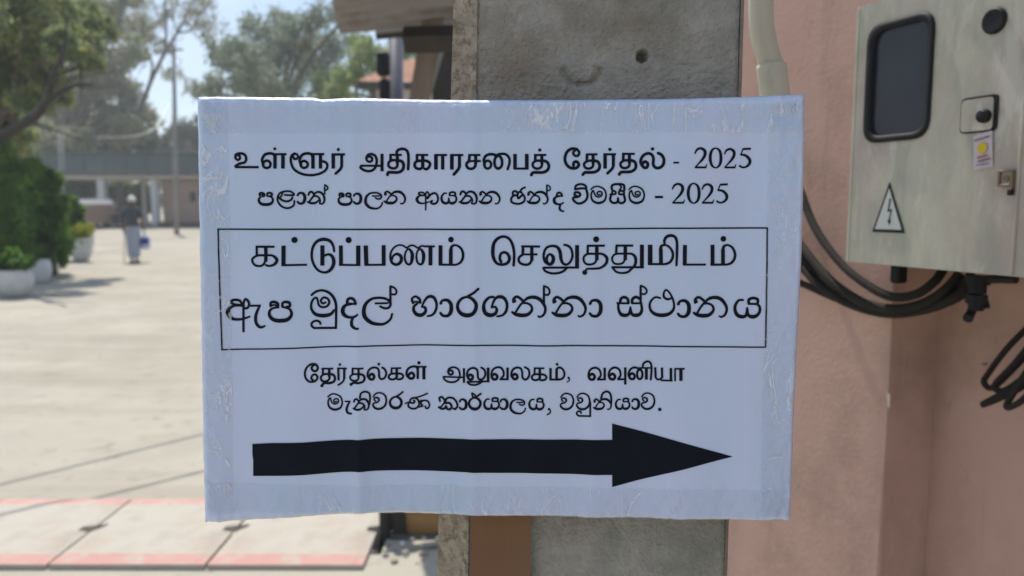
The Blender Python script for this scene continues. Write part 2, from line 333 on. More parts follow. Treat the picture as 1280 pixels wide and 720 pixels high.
# ------------------------------------------------------------------ concrete pole
def build_pole():
    Y0 = .575
    # front face edges measured at two heights
    tl = at_y(597, 0, Y0); bl = at_y(585, 720, Y0); tr = at_y(926, 0, Y0); br = at_y(905, 720, Y0)
    def edge(a, b, z): k = (z-b.z)/(a.z-b.z); return b.x+(a.x-b.x)*max(-3, min(4, k))
    root = empty('concrete_pole', (edge(tl, bl, 1.2)+.1, Y0+.09, 0), 'rough grey concrete utility pole the white notice is taped to', 'pole')
    zs = [-.3, 0, .4, .8]+list(np.arange(1.02, 1.20, .0016))+[1.21, 1.3, 1.4, 1.5, 1.55]+list(np.arange(1.56, 1.80, .0016))+[1.82, 2.0, 2.6, 3.5, 5, 7]
    n = 150
    pits = [(803, 70, .0045, .005), (831, 8, .0026, .003), (903, 38, .0022, .002), (641, 44, .0016, .002), (862, 98, .0016, .002), (700, 690, .003, .003), (880, 60, .0015, .002), (770, 30, .0014, .002), (905, 110, .002, .002), (655, 95, .002, .002), (740, 700, .002, .002)]
    pp = [(at_y(a, b, Y0), r, d) for a, b, r, d in pits]
    cres = at_y(727, 88, Y0)
    mb = MB(); rows = []
    for z in zs:
        xl, xr = edge(tl, bl, z), edge(tr, br, z); row = []
        for i in range(n+1):
            x = xl+(xr-xl)*i/n; y = Y0
            e = min(x-xl, xr-x); rough_ = max(0, 1-(x-xl)/.02)
            y += .0006*noise.fractal(Vector((x*60, z*60, 0)), .8, 2.1, 5)+.0008*rough_*noise.fractal(Vector((x*220, z*220, 3)), .8, 2, 3)
            y += .0014*noise.noise(Vector((x*14, z*9, 5)))+.0002*noise.noise(Vector((x*700, z*700, 8)))
            q = noise.noise(Vector((x*260, z*260, 11)))
            if q > .55: y += (q-.55)*.003
            for c, r, d in pp:
                dd = math.hypot(x-c.x, z-c.z)/r
                if dd < 1: y += d*(2.6 if r > .004 else .7)*(1-dd**4)
            dx, dz = x-cres.x, z-cres.z; rr = math.hypot(dx, dz*1.25)
            if dz < .003 and abs(rr-.0125) < .004: y += .0062*(1-abs(rr-.0125)/.004)*(.6+.4*noise.noise(Vector((x*300, z*300, 2))))
            if rr < .012: y -= .0010
            if e < .0015: y += .001
            row.append(len(mb.v)); mb.v.append((x, y, z))
        rows.append(row)
    for a, b in zip(rows, rows[1:]):
        for i in range(n): mb.f.append((a[i], a[i+1], b[i+1], b[i])); mb.m.append(0)
    front = mb.build('front_face', M_pole, root, smooth=True)
    # chamfers, sides and back
    def strip(f0, f1, nn, amp, name, m):
        mb = MB(); rows = []
        for z in zs:
            a = Vector(f0(z)); b = Vector(f1(z)); row = []
            for i in range(nn+1):
                p = a.lerp(b, i/nn)
                k = amp*noise.fractal(Vector((p.x*150+p.y*90, z*150, 1)), .8, 2.1, 4) if 0 < i < nn else 0
                row.append(len(mb.v)); mb.v.append((p.x-k*.7, p.y-k*.7, z))
            rows.append(row)
        for a, b in zip(rows, rows[1:]):
            for i in range(nn): mb.f.append((a[i], a[i+1], b[i+1], b[i])); mb.m.append(0)
        return mb.build(name, m, root, smooth=True)
    L1 = lambda z: edge(at_y(567, 0, Y0+.012), at_y(546, 720, Y0+.012), z)
    strip(lambda z: (L1(z), Y0+.012, z), lambda z: (edge(tl, bl, z), Y0, z), 14, .0012, 'chamfer', M_polel)
    strip(lambda z: (L1(z)-.004, Y0+.18, z), lambda z: (L1(z), Y0+.012, z), 20, .0008, 'side_face', M_polel)
    R1 = lambda z: edge(tr, br, z)+.006
    strip(lambda z: (edge(tr, br, z), Y0, z), lambda z: (R1(z), Y0+.012, z), 6, .0006, 'chamfer', M_pole)
    strip(lambda z: (R1(z), Y0+.012, z), lambda z: (R1(z), Y0+.18, z), 10, .0006, 'side_face', M_pole)
    strip(lambda z: (R1(z), Y0+.18, z), lambda z: (L1(z)-.004, Y0+.18, z), 10, 0, 'back_face', M_pole)
    # cardboard strip caught between notice and pole
    r2 = empty('cardboard_strip', at_y(628, 690, Y0-.004), 'brown cardboard strip hanging down the pole under the notice', 'cardboard')
    def flap(x0, x1, yb, y0, y1, name):
        a, b = at_y(x0, 600, y0), at_y(x1, 600, y1); c, d = at_y(x0-2, 780, y0), at_y(x1-1, 780, y1)
        mb = MB(); T = Vector((0, .003, 0)); N = 20; V = []
        for i in range(N+1):
            k = i/N; wv = .0007*math.sin(i*.9)
            for q in (a.lerp(c, k), b.lerp(d, k)): 
                q = q+Vector((0, wv, 0)); V += [q, q+T]
        fs = []
        for i in range(N):
            o_ = i*4; fs += [(o_, o_+2, o_+6, o_+4), (o_+1, o_+5, o_+7, o_+3), (o_, o_+4, o_+5, o_+1), (o_+2, o_+3, o_+7, o_+6)]
        mb.add(V, fs); mb.build(name, M_card, r2)
    flap(589, 632, 0, Y0-.0045, Y0-.0055, 'flap'); flap(632, 664, 0, Y0-.0055, Y0-.009, 'flap')
M_pole = mat('pole_concrete', (.28, .265, .23), (.44, .42, .37), rough=.9, scale=40, detail=12, bump=.9, bscale=300, c3=(.235, .195, .15), s3=11, t3=(.45, .7), spec=.2, bdist=.004,
    layers=(((.20, .165, .12), 14, (.53, .70), (1, 1, .6), .7), ((.42, .42, .39), 60, (.58, .66), (1, 1, 1), .5), ((.10, .095, .085), 130, (.66, .72), (1, 1, 1), .7), ((.20, .225, .19), 10, (.5, .66), (1, 1, .4), .5)))
M_polel = mat('pole_edge_concrete', (.29, .24, .18), (.46, .40, .31), rough=.95, scale=90, detail=6, bump=.8, bscale=420, c3=(.20, .17, .12), s3=150, t3=(.48, .62), spec=.2, bdist=.003)
build_pole()

# ------------------------------------------------------------------ the notice
SIGN_P = at_y(640, 388, .53); TILT = math.radians(-1.8)
SN = Vector((0, -math.cos(TILT), math.sin(TILT)))           # towards the camera
def _interp(pts, v):
    xs = [p[0] for p in pts]; ys = [p[1] for p in pts]; return float(np.interp(v, xs, ys))
LEFT = [(0, 245), (.34, 247.5), (.62, 250), (.8, 251.5), (1, 254)]; RIGHT = [(0, 1008), (.34, 1003.5), (.62, 997.5), (1, 990)]
TOP = [(0, 120.5), (.1, 121), (.19, 121.5), (.205, 124), (.24, 122.5), (.45, 124.5), (.6, 124.5), (.8, 123), (.93, 119.5), (1, 117.5)]
BOT = [(0, 655.5), (.07, 653), (.2, 645.5), (.275, 642), (.3, 643), (.45, 646.5), (.7, 649), (1, 653)]
def relief(px, py):
    """height of the creased sheet in metres, towards the camera"""
    h = .0026*noise.noise(Vector((px/55, py/420, 1)))+.0016*noise.noise(Vector((px/150, py/220, 5)))
    h += .0028*math.exp(-(math.sqrt((px-450-(py-580)*.02)**2+16)-4)/9)*(.45+.55*min(1, max(0, (py-380)/200)))
    h += .0009*math.exp(-((px-592)/9)**2)+.0007*math.exp(-((px-742)/12)**2)
    edge = max(0, 1-(px-245)/60)+max(0, (px-930)/70)+max(0, 1-(py-121)/45)+max(0, (py-590)/60)
    h += edge*(.0009*noise.noise(Vector((px/11, py/17, 9)))+.0004*noise.noise(Vector((px/5, py/6, 4))))
    return h
def sign_pt(px, py, up=0.0):
    p = on_plane(px, py, SIGN_P, SN); return p+SN*(relief(px, py)+up)
def edge_px(s, t):
    x = _interp(LEFT, t)*(1-s)+_interp(RIGHT, t)*s; y = _interp(TOP, s)*(1-t)+_interp(BOT, s)*t; return x, y
SIGN = empty('notice_board', on_plane(622, 650, SIGN_P, SN)+Vector((0, .01, 0)), 'white film-wrapped election notice with two scripts and a thick black arrow pointing right', 'notice')
def build_sheet():
    mb = MB(); nx, ny = 380, 220; V = {}
    for i in range(nx+1):
        for j in range(ny+1):
            s, t = i/nx, j/ny; x, y = edge_px(s, t)
            e = min(x-edge_px(0, t)[0], edge_px(1, t)[0]-x, y-edge_px(s, 0)[1], edge_px(s, 1)[1]-y)
            p = sign_pt(x, y)
            if e < 7: p = p-SN*.0032*(1-e/7)**2.2
            V[i, j] = len(mb.v); mb.v.append(tuple(p))
    for i in range(nx):
        for j in range(ny): mb.f.append((V[i, j], V[i, j+1], V[i+1, j+1], V[i+1, j])); mb.m.append(0)
    rim = [V[i, 0] for i in range(nx+1)]+[V[nx, j] for j in range(1, ny+1)]+[V[i, ny] for i in range(nx-1, -1, -1)]+[V[0, j] for j in range(ny-1, 0, -1)]
    low = []
    for k in rim:
        low.append(len(mb.v)); mb.v.append(tuple(Vector(mb.v[k])-SN*.0075))
    for k in range(len(rim)):
        q = (k+1) % len(rim); mb.f.append((rim[k], rim[q], low[q], low[k])); mb.m.append(0)
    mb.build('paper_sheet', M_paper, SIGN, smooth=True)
    # corrugated card backing
    mb = MB(); c = [on_plane(a, b, SIGN_P, SN)-SN*.0105 for a, b in ((249, 126), (1003, 122), (986, 648), (258, 640))]
    d = [q-SN*.004 for q in c]; mb.add(c+d, [(0, 3, 2, 1), (4, 5, 6, 7), (0, 1, 5, 4), (1, 2, 6, 5), (2, 3, 7, 6), (3, 0, 4, 7)]); mb.build('backing_card', M_card, SIGN)
build_sheet()
def tape(poly, seed, amp=.0006, name='clear_tape', m=None):
    """poly: four px corners, going round; a wrinkled strip of clear tape over the sheet"""
    a, b, c, d = [Vector((*p, 0)) for p in poly]
    L = max((b-a).length, 1); H = max((d-a).length, 1); nx, ny = max(6, int(L/3)), max(6, int(H/3)); mb = MB(); V = {}
    for i in range(nx+1):
        for j in range(ny+1):
            s, t = i/nx, j/ny; q = a.lerp(b, s).lerp(d.lerp(c, s), t)
            jag = noise.noise(Vector((q.x/6, q.y/6, seed)))*1.2 if (j in (0, ny) and L > H) or (i in (0, nx) and H > L) else 0
            q = q+(Vector((0, jag, 0)) if L > H else Vector((jag, 0, 0)))
            dia = abs(noise.noise(Vector(((q.x+q.y*1.1)/13, (q.y-q.x*.4)/40, seed*3))))
            ridge = max(0, .10-dia)/.10
            h = .00035+amp*ridge*abs(noise.noise(Vector((q.x/45, q.y/30, seed+9))))*2.2+amp*.25*abs(noise.noise(Vector((q.x/5, q.y/8, seed))))
            V[i, j] = len(mb.v); mb.v.append(tuple(sign_pt(q.x, q.y, h)))
    for i in range(nx):
        for j in range(ny): mb.f.append((V[i, j], V[i, j+1], V[i+1, j+1], V[i+1, j])); mb.m.append(0)
    return mb.build(name, m or M_tape, SIGN, smooth=True)
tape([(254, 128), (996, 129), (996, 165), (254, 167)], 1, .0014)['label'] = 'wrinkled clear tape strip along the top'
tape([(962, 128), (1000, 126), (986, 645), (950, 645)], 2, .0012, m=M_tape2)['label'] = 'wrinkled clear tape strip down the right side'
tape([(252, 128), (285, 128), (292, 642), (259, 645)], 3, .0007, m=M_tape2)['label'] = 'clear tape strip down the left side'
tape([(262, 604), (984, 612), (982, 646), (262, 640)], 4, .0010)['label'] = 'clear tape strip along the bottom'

# ---- print: strokes written in zoomed pixel windows.  O x y k = window origin and zoom
# S smooth stroke, Z closed smooth stroke, P straight stroke, D dot;  G/E define a sign, U uses it
TXT = {}
TXT['glyphs'] = """
G na 400 460; S 32 418,275 420,235 458,208 500,228 545,268; D 40 432,262; S 26 545,262 490,330 440,412; S 40 402,402,28 450,430,42 530,440,46 600,425,40 648,370,32 632,312,28 575,286,26 520,292,24; S 32 548,262,26 600,222,36 680,212,42 750,240,42 803,310,36 815,370,32 792,430,28 745,456,24 725,445,22; E
G aa 495 460; S 40 505,295,30 530,258,30 590,252,38 632,290,44 642,350,46 630,410,46 590,448,36 535,445,34 505,415,32; D 34 512,290; E
G ya 775 475; S 36 890,250,26 840,252,28 800,300,34 787,360,38 812,430,44 870,458,44 925,440,36 940,350,24; S 40 942,350,24 955,438,38 1020,458,46 1080,425,36 1100,360,34 1070,305,28 965,298,24; S 34 962,295 962,245 1020,224 1073,245 1070,292; E
G flag 797 460; P 28 797,80 797,300; S 24 797,70 850,95 868,140 848,180 800,178; E
G pa 655 465; S 34 690,290,34 692,250,32 735,240,32 778,262,34 785,305,28; S 34 785,308,24 720,318,26 680,350,32 672,395,38 695,440,42 745,468,46 820,474,48 900,460,46 945,415,38 950,370,34 920,325,28 840,302,24; S 32 838,303,28 840,255,32 880,240,34 925,252,34 930,295,30 890,298,24; S 22 700,285 740,278 782,300; E
G la 735 460; S 36 1100,425,26 1080,490,28 1010,545,30 930,552,36 840,530,44 765,460,48 752,370,46 780,290,40 850,235,32 940,222,30 1020,235,30 1072,268,30 1080,315,30 1050,350,28 1000,352,28 955,330,26; P 24 885,292 1045,290; P 20 1040,290 1070,275; E
G da 470 460; S 34 540,285 550,242 590,225 630,245 650,292; P 26 545,292 658,296; S 40 600,300,24 520,315,36 485,370,48 500,430,46 560,462,34 630,458,28 672,430,24; S 34 628,452,22 600,510,36 602,565,38 640,598,32 682,605,24; E
G ring 710 460; Z 40 838,210,30 900,232,38 948,290,42 948,360,44 908,420,46 838,440,50 765,418,46 724,360,40 726,290,36 772,232,32; E
G ra 710 460; Z 40 838,210,30 900,232,38 948,290,42 948,360,44 908,420,46 838,440,50 765,418,46 724,360,40 726,290,36 772,232,32; S 30 850,200 920,160 980,110; E
G ga 30 460; S 38 170,212,28 110,222,32 58,280,36 46,350,42 70,415,46 130,440,48 188,422,40 210,375,34 188,335,26 145,345,22; S 34 145,345,24 165,280,28 200,225,34 260,210,42 312,240,38 338,310,34 325,390,34 280,440,28 215,455,24; E
G a 125 500; S 32 185,275,36 205,255,32 250,250,30 295,262,30 322,300,26 322,325,24; S 30 325,325,24 245,322,26 185,340,34 148,385,50 150,430,52 185,478,42 250,495,32 330,488,28 420,458,22; S 26 180,290 240,308 325,312; P 28 340,300 340,655; S 30 342,335,26 346,275,26 368,238,28 405,272,30 412,315,30 390,350,28 345,355,26; E
G ma 15 617; S 22 20,470,18 50,446,18 95,440,18 150,468,20 172,522,20 158,578,24 120,602,28 78,604,28 36,580,24 22,530,20 32,492,20 46,482,18; S 18 46,482 54,510 70,538 100,546 128,530 130,502 106,490 82,504 90,526 112,520; E
G ta 145 617; S 20 155,522 166,496 190,492 215,520; S 18 215,520 185,562 158,598; S 20 146,595,16 180,608,22 222,606,22 246,592,18 260,574,14; S 18 203,537,16 240,536,18 266,556,18 275,585,18 268,610,14; S 22 208,518,16 246,492,20 292,504,22 318,548,22 314,598,18 292,615,16 268,610,14; E
G va 90 592; S 22 98,450,20 125,418,20 170,408,20 222,435,22 240,495,24 224,552,26 180,584,28 130,582,28 97,550,24 104,522,20 140,512,22 160,490,24 150,466,24 122,460,20 106,476,20 122,496,20; E
G two 215 260; S 30 224,112,14 245,74,24 285,60,26 322,84,34 325,125,34 300,170,28 262,212,18 226,250,12; P 22 224,250 336,250; S 10 332,252,20 346,218,8; E
G zero 370 260; Z 30 433,58,16 475,85,28 489,155,34 475,225,28 433,254,16 393,225,28 378,155,34 393,85,28; E
G five 680 260; P 24 714,66 796,62; P 14 716,64 694,126; S 28 694,122,20 742,130,28 780,165,34 785,205,32 755,240,24 715,250,20 684,236,24; E
"""
TXT['l1'] = """
O 286 178 8
S 24 95,178 115,160 108,132 82,128 68,148 80,172; S 26 70,125 110,110 158,120 178,160 162,200 110,213 70,238; P 24 66,247 302,248; P 18 64,232 90,238
Z 26 383,182 416,205 412,242 380,256 350,240 346,205; S 28 348,220 336,175 360,125 408,110 450,120 462,160; P 34 462,125 462,262; P 22 450,118 575,118; P 36 540,116 540,262; D 30 460,64
O 376 178 8
S 22 -56,165 -80,150 -76,122 -46,116 -30,140 -46,165 -70,166; S 25 -66,110 -98,140 -100,200 -70,268 0,312 90,328 180,315 245,280 266,236 254,204 222,190 192,198
Z 26 28,184 64,205 62,240 30,255 2,240 -2,206; S 28 0,222 -14,175 12,125 60,110 105,120 118,160; P 36 120,122 120,262; P 22 105,117 235,117; P 34 196,117 196,262
P 36 326,110 326,262; P 24 310,121 446,121; P 30 412,121 412,240; S 28 412,238 395,270 350,312; D 32 378,72
Z 24 690,142 716,158 712,186 688,194 664,180 664,154; S 26 658,158 676,126 715,118 752,142 762,195 746,255 700,286 645,282 604,256 606,238; P 22 600,234 812,234; P 32 815,115 815,290
O 466 178 8
P 22 168,125 290,125; P 28 180,125 180,182; S 26 245,182 200,178 162,200 162,240 200,260 238,250 250,215; P 32 246,125 246,215; S 30 255,182 290,190 308,225 300,270 262,298 200,300 160,300 148,322; D 32 148,322; S 28 240,122 246,85 290,64 335,78 354,120 356,200 352,268
P 22 430,125 552,125; P 28 440,125 440,182; S 28 495,182 440,188 416,218 430,256 475,264 500,236; P 34 497,125 497,240; S 28 500,182 540,186 570,212 558,250 535,268 515,262
P 38 630,118 630,272; P 22 620,126 742,126; P 34 698,126 698,272
P 38 790,118 790,272; P 22 780,126 905,126; P 32 866,126 866,245; S 30 866,243 850,275 810,320
O 556 178 8
P 22 235,126 356,126; P 28 246,126 243,188; P 22 225,188 360,186; S 28 245,186 216,214 228,254 270,264 302,242 310,200; P 32 309,126 309,212
Z 26 430,182 460,205 458,242 430,262 400,245 396,205; S 28 398,222 390,175 410,135 450,118 500,124 520,140; Z 28 535,132 568,168 570,230 535,262 502,235 500,168; S 26 505,135 550,116 605,118 640,150 648,200 628,268
P 36 702,115 702,268; P 22 690,262 835,262; P 38 820,115 820,270
O 646 178 8
D 34 230,76; P 22 170,126 295,126; P 28 186,126 184,186; S 26 250,184 195,184 160,210 166,246 200,263 240,250 254,215; P 32 250,126 250,215; S 30 258,182 300,195 320,235 305,278 260,300 190,300 160,304 146,325; D 32 146,325
Z 26 597,72 624,98 612,132 580,132 564,102; S 30 600,68 550,64 502,95 480,160 496,220 540,256 592,256 620,226 602,194 572,200 566,232
P 22 690,120 806,120; P 28 702,120 700,182; S 26 762,182 710,186 674,212 682,250 720,262 755,246 766,210; P 32 762,120 762,215; S 30 772,182 812,196 828,236 815,275 770,298 705,300 680,302 660,322; D 30 660,322
O 736 178 8
P 36 162,108 162,262; P 22 150,119 270,119; P 32 244,119 244,238; S 28 244,236 230,265 185,310; D 34 210,70
P 22 330,115 458,115; P 28 344,115 342,178; S 26 404,178 352,182 316,208 324,246 362,257 397,242 408,206; P 32 404,115 404,210; S 30 414,178 454,192 470,232 457,270 412,294 345,296 318,300 302,320; D 30 302,320
Z 30 560,192 588,214 578,250 548,250 532,220; S 30 534,236 516,190 540,135 590,110 630,126 644,165 642,220 665,252 708,252 742,218 746,165 722,124 690,108; D 34 635,66
O 840 178 8
P 18 8,203 66,203
U two 215 260 1; U zero 370 260 1; U two 517 260 .97; U five 680 260 1
"""
TXT['l2'] = """
O 286 178 8
U pa 295 617 .5
S 20 655,585 645,632 590,658 530,640 493,592 490,545 515,505 560,490 612,490 648,515 640,528 560,526; S 22 500,550 535,578 582,590 620,575 634,552; S 18 540,495 530,530 512,552
U aa 680 617 .53
O 376 178 8
U ta 65 617 .97; P 16 238,430 238,520; S 16 238,425 264,440 268,465 245,478 232,465
U pa 370 617 .48; U aa 530 617 .5
U la 642 617 .48
O 466 178 8
U na 115 617 .5
U a 430 612 .45; S 22 545,560 580,520 620,508 646,535 650,575 632,608 600,615 578,600 590,585
U ya 680 617 .48
O 556 178 8
U ta 145 617 1
U na 345 617 .49
S 22 680,525 682,495 708,488 728,508 722,528 690,532 665,560 668,595 705,612 750,613 790,592 800,555 782,525 755,545 735,560 728,540; S 20 728,530 736,500 760,495 775,520 755,545; S 20 755,498 768,468 802,450
O 646 178 8
U na 105 617 .49; U flag 300 617 .49
U da 365 617 .49
S 22 582,470 592,432 640,417 682,430 692,458 640,460 590,468; S 24 690,460 706,520 694,572 650,606 605,608 568,580 566,552 610,545 634,525 620,502 584,500 578,524 605,540
O 736 178 8
U ma 15 617 1
S 24 232,478 228,436 260,419 330,419 352,436 352,480; S 18 310,430 322,450 306,474; S 20 214,520 262,516 264,492 238,486 230,512; S 20 300,516 300,492 328,484 348,496 346,518 302,518; S 24 222,524 212,568 230,600 270,604 288,585 290,558; S 24 290,560 298,598 335,606 360,578 350,530
U ma 395 617 1
P 24 658,546 738,546
O 840 178 8
U two -10 613 .99; U zero 148 613 1; U two 288 613 .97; U five 445 613 .98
"""
TXT['l3'] = """
O 306 285 10
P 28 138,233 376,233; P 30 153,233 153,338; S 28 250,340 165,343 104,378 98,420 130,462 185,474 235,458 262,410; P 44 268,233 268,420; S 34 275,340,26 345,342,28 395,375,38 405,412,40 372,455,34 315,472,28 268,462,26
P 52 488,220 488,470; P 26 463,463 778,460; D 78 622,150
P 52 967,218 967,472; S 36 985,350,30 1040,330,30 1085,350,40 1110,410,46 1098,480,44 1050,540,38 980,556,30 905,520,30 852,435,32 834,340,32 850,240,34 900,168,38 980,142,44 1060,162,38 1102,222,32 1115,292,28
O 424 285 10
P 50 20,218 22,470; P 26 -4,461 268,461; P 54 242,218 242,470; D 78 120,150
P 54 333,218 342,470; P 26 318,460 578,460; P 50 556,214 556,470
S 26 835,248,24 795,220,22 740,215,22 680,250,24 645,310,26 640,370,30 658,430,34 705,458,36 755,440,40 778,390,42 762,345,40 718,325,34 675,350,26 660,395,24; Z 36 868,265,26 905,310,40 910,375,44 895,440,34 865,458,28 832,430,28 818,365,26 830,300,24; Z 36 1010,265,26 1045,310,40 1052,375,44 1038,440,34 1008,458,28 975,430,28 962,365,26 972,300,24; S 24 845,250 885,222 930,222 975,250 1008,268; S 24 985,252 1025,228 1070,232 1110,234; P 26 1060,232 1195,232; P 50 1138,235 1138,470
O 500 285 10
P 50 505,216 505,468; P 26 483,459 640,459; P 48 635,270 635,468; S 30 635,275,44 650,228,34 700,215,26 758,250,30 786,310,34 784,380,34 752,432,30 700,458,26 640,459,26; D 72 637,145
O 606 285 10
S 36 360,468,34 366,380,34 365,300,34 348,215,36 308,140,34 240,108,34 165,130,38 115,190,42 100,280,46 108,370,42 148,440,36 215,458,34 280,440,38 308,385,40 285,325,36 240,305,34 198,328,34 188,385,36 205,425,34
P 28 455,230 690,230; P 36 478,230 474,330; P 26 470,330 658,328; S 32 476,332 434,362 422,400 445,440 500,458 555,448 588,400; P 42 586,230 588,405
Z 42 818,325,30 852,360,44 852,410,46 820,450,40 782,430,36 772,380,34 788,340,30; S 34 800,452,34 750,415,34 734,335,32 765,250,32 835,222,32 905,238,38 940,300,44 950,380,42 975,438,34 1020,455,30 1068,420,30 1094,350,32 1082,270,32 1045,225,32 992,208,28
P 50 1152,212 1152,505; P 28 735,492 1176,492; S 30 730,495 755,535 830,562 910,560 975,540 1020,502
O 710 285 10
D 76 350,140; P 28 235,220 460,220; P 30 246,220 243,315; S 28 350,322 250,322 203,350 193,395 215,440 265,455 328,438 356,395; P 46 358,220 358,400; S 34 372,318,28 430,325,30 478,362,38 486,412,38 460,460,34 400,498,30 320,506,28 240,510,26 215,535,30; D 62 207,555
P 28 592,219 814,219; P 32 605,219 600,315; S 26 730,320 605,322 560,352 550,396 574,438 620,450 680,438 708,396; P 46 714,219 714,400; S 36 742,318,26 800,325,30 838,362,38 846,420,38 830,470,34 790,512,30 745,550,30 670,562,28 600,545,28 556,495,26; P 28 540,490 946,490; P 50 922,208 922,505
O 806 285 10
P 58 65,208 65,462; P 28 40,450 205,450; P 48 196,262 200,460; S 30 194,265,44 206,222,34 260,212,26 312,248,30 344,310,32 338,380,34 300,432,32 240,450,28 195,450,26; S 34 245,202,26 240,155,34 268,108,38 322,92,38 372,112,36 394,170,34 396,300,34 390,462,30
P 50 495,210 492,465; P 26 468,455 758,455
P 50 842,208 842,465; P 28 815,457 980,457; P 48 975,268 975,465; S 30 975,270,44 990,226,34 1040,214,26 1095,245,30 1128,320,34 1118,390,34 1078,438,32 1020,456,28 972,457,26; D 72 980,135
"""
TXT['l4'] = """
O 270 350 10
U a 125 500 1; P 26 425,322 565,318; S 34 550,322,26 522,380,34 500,445,40 500,520,40 530,572,38 570,588,32 615,572,24
U pa 655 495 1
O 380 350 10
S 32 95,188,28 150,145,30 230,130,30 312,160,34 372,225,36 398,300,34 402,380,32 400,600,30; P 28 410,598 125,598; S 28 130,598 100,570 105,530 150,508 195,520 207,548
S 30 378,375,28 330,428,42 240,445,48 150,428,42 100,370,34 92,310,30 110,250,28 145,220,26 168,240,26 185,310,28 230,340,28 290,325,28 316,275,30 290,230,28 242,220,28 210,258,28 235,292,28 272,280,24
U da 470 460 1
U la 735 460 1; P 30 1080,80 1080,300; S 25 1080,78 1130,100 1155,140 1140,180 1090,178
O 500 350 10
S 32 160,290,34 146,240,30 190,210,28 238,240,34 252,285,30; S 24 165,285 205,275 252,292; S 36 215,298,28 172,335,34 170,390,40 208,436,46 270,442,46 315,400,38 310,350,34 270,340,24; S 34 270,342,24 300,270,30 350,215,38 410,215,40 448,270,36 455,340,34 430,410,32 390,445,28 340,456,24
U aa 495 460 1; U ra 710 460 1
O 600 350 10
U ga 30 460 1; U na 400 460 1; U flag 797 460 1; U na 902 460 1
O 680 350 10
U aa 562 460 1
O 760 350 10
P 26 105,288 255,292; S 36 150,285 162,232 205,214 246,240 254,288; S 36 302,288 305,240 350,212 395,235; P 26 295,292 430,290; S 34 128,300,32 132,370,34 160,425,44 210,442,46 262,422,36 280,340,24; S 34 280,340,24 298,425,38 350,442,46 400,425,42 424,370,36 415,300,30; P 30 408,75 408,292; S 25 408,70 460,95 484,135 465,174 415,174
S 34 650,225,26 590,215,26 538,260,28 520,320,30 540,388,36 600,430,44 680,440,48 758,422,42 812,370,34 822,300,28 800,220,26 760,150,24 720,122,24 695,160,26 698,212,30 740,238,30 790,225,26
U aa 862 465 1
O 840 350 10
U na 267 465 1; U ya 772 475 1
"""
TXT['l5'] = """
O 374 446 9
Z 26 188,85 212,112 204,148 170,156 146,130 156,98; S 24 190,80 140,78 92,115 70,180 86,245 130,276 184,268 210,230 190,196 156,202 142,236 160,258
P 20 252,131 386,131; P 24 270,131 268,192; S 24 335,192 280,195 247,225 257,264 300,274 335,255 345,220; P 30 340,131 340,225; S 28 352,192 390,205 404,240 390,278 340,294 285,292 258,320; D 36 258,322
P 26 440,122 446,264; P 20 430,128 540,128; P 28 510,128 508,250; S 22 508,248 490,280 442,315; D 30 460,85
P 20 595,125 728,125; P 24 606,125 604,186; S 22 668,186 612,190 578,218 588,252 632,262 668,246 678,214; P 26 674,125 674,218; S 26 686,186 724,200 740,232 726,270 676,286 620,284 590,302; D 36 588,304
O 450 446 9
Z 30 135,190 160,215 150,248 118,248 104,218; S 24 110,245 88,205 102,148 148,120 196,128 214,168 216,222 240,252 278,236 294,190 280,146 250,120; D 32 212,82
P 20 345,131 462,131; P 22 355,131 352,192; S 24 408,192 350,195 322,220 332,250 370,258 402,242; P 30 411,131 411,240; S 24 415,190 460,196 484,220 468,250 430,258 408,248
Z 30 578,186 604,215 592,248 555,248 540,214; S 26 545,240 520,205 532,150 572,120 625,118 646,150; P 28 646,122 646,258; P 20 620,119 745,119; P 36 715,120 715,262; D 38 660,75
O 530 446 9
Z 24 298,150 325,168 316,196 286,196 274,172; S 22 268,172 284,132 340,116 388,142 404,200 390,250 340,282 272,282 228,255 218,228; P 20 212,226 452,228; P 26 450,125 450,290
Z 30 524,196 550,215 540,246 508,246 496,218; S 24 500,240 484,200 500,145 545,120 590,132 605,170 607,222 628,252 665,242 690,200 680,145 645,118; P 20 485,276 738,274; P 32 722,118 722,280; S 22 488,280 520,305 580,310 638,288 655,266
O 610 446 9
Z 30 75,192 104,215 94,248 58,248 44,216; S 24 48,240 38,200 52,148 95,118 145,122 174,165 174,212 142,246; P 22 130,252 232,252; P 28 220,120 220,260
Z 30 304,192 330,215 320,246 288,246 274,216; S 24 280,242 262,205 276,148 320,120 366,128 384,168 386,222 406,250 440,244 464,195 455,140 415,114
P 20 515,121 632,121; P 22 525,121 522,182; S 24 578,188 520,192 492,220 502,248 540,256 572,242; P 30 581,121 581,238; S 24 585,188 630,194 656,218 640,248 600,256 578,246
P 28 702,120 702,258; P 22 692,248 772,248; P 30 770,125 770,256; 
O 690 446 9
D 32 55,78; S 24 50,145 66,116 105,122 134,162 136,210 106,244 50,250; D 28 185,234; S 14 194,238 194,262 170,280
Z 30 450,188 478,215 466,248 428,248 414,215; S 24 420,242 408,205 424,148 470,120 518,130 544,170 545,212 515,246; P 22 505,252 606,252; P 28 592,120 592,262
Z 30 680,190 708,215 696,248 658,248 644,215; S 24 650,242 636,205 652,150 697,120 744,132 768,170 768,214 742,248; P 22 735,252 830,252
O 774 446 9
P 28 68,118 68,312
Z 28 146,186 174,214 162,248 126,246 114,212; S 24 118,240 104,195 124,145 170,120 214,132 234,150; Z 26 234,135 260,180 256,232 230,252 206,230 205,170; P 18 220,126 360,126; P 34 306,126 306,258; S 24 265,118 275,76 320,52 354,72 364,120 362,180 355,256
P 26 405,118 410,232; S 22 410,232 430,254 465,248 482,225; P 26 480,120 483,240; P 20 465,264 598,266; P 30 580,124 580,270; P 20 626,135 626,272; P 20 618,134 735,132; P 38 692,134 692,268
"""
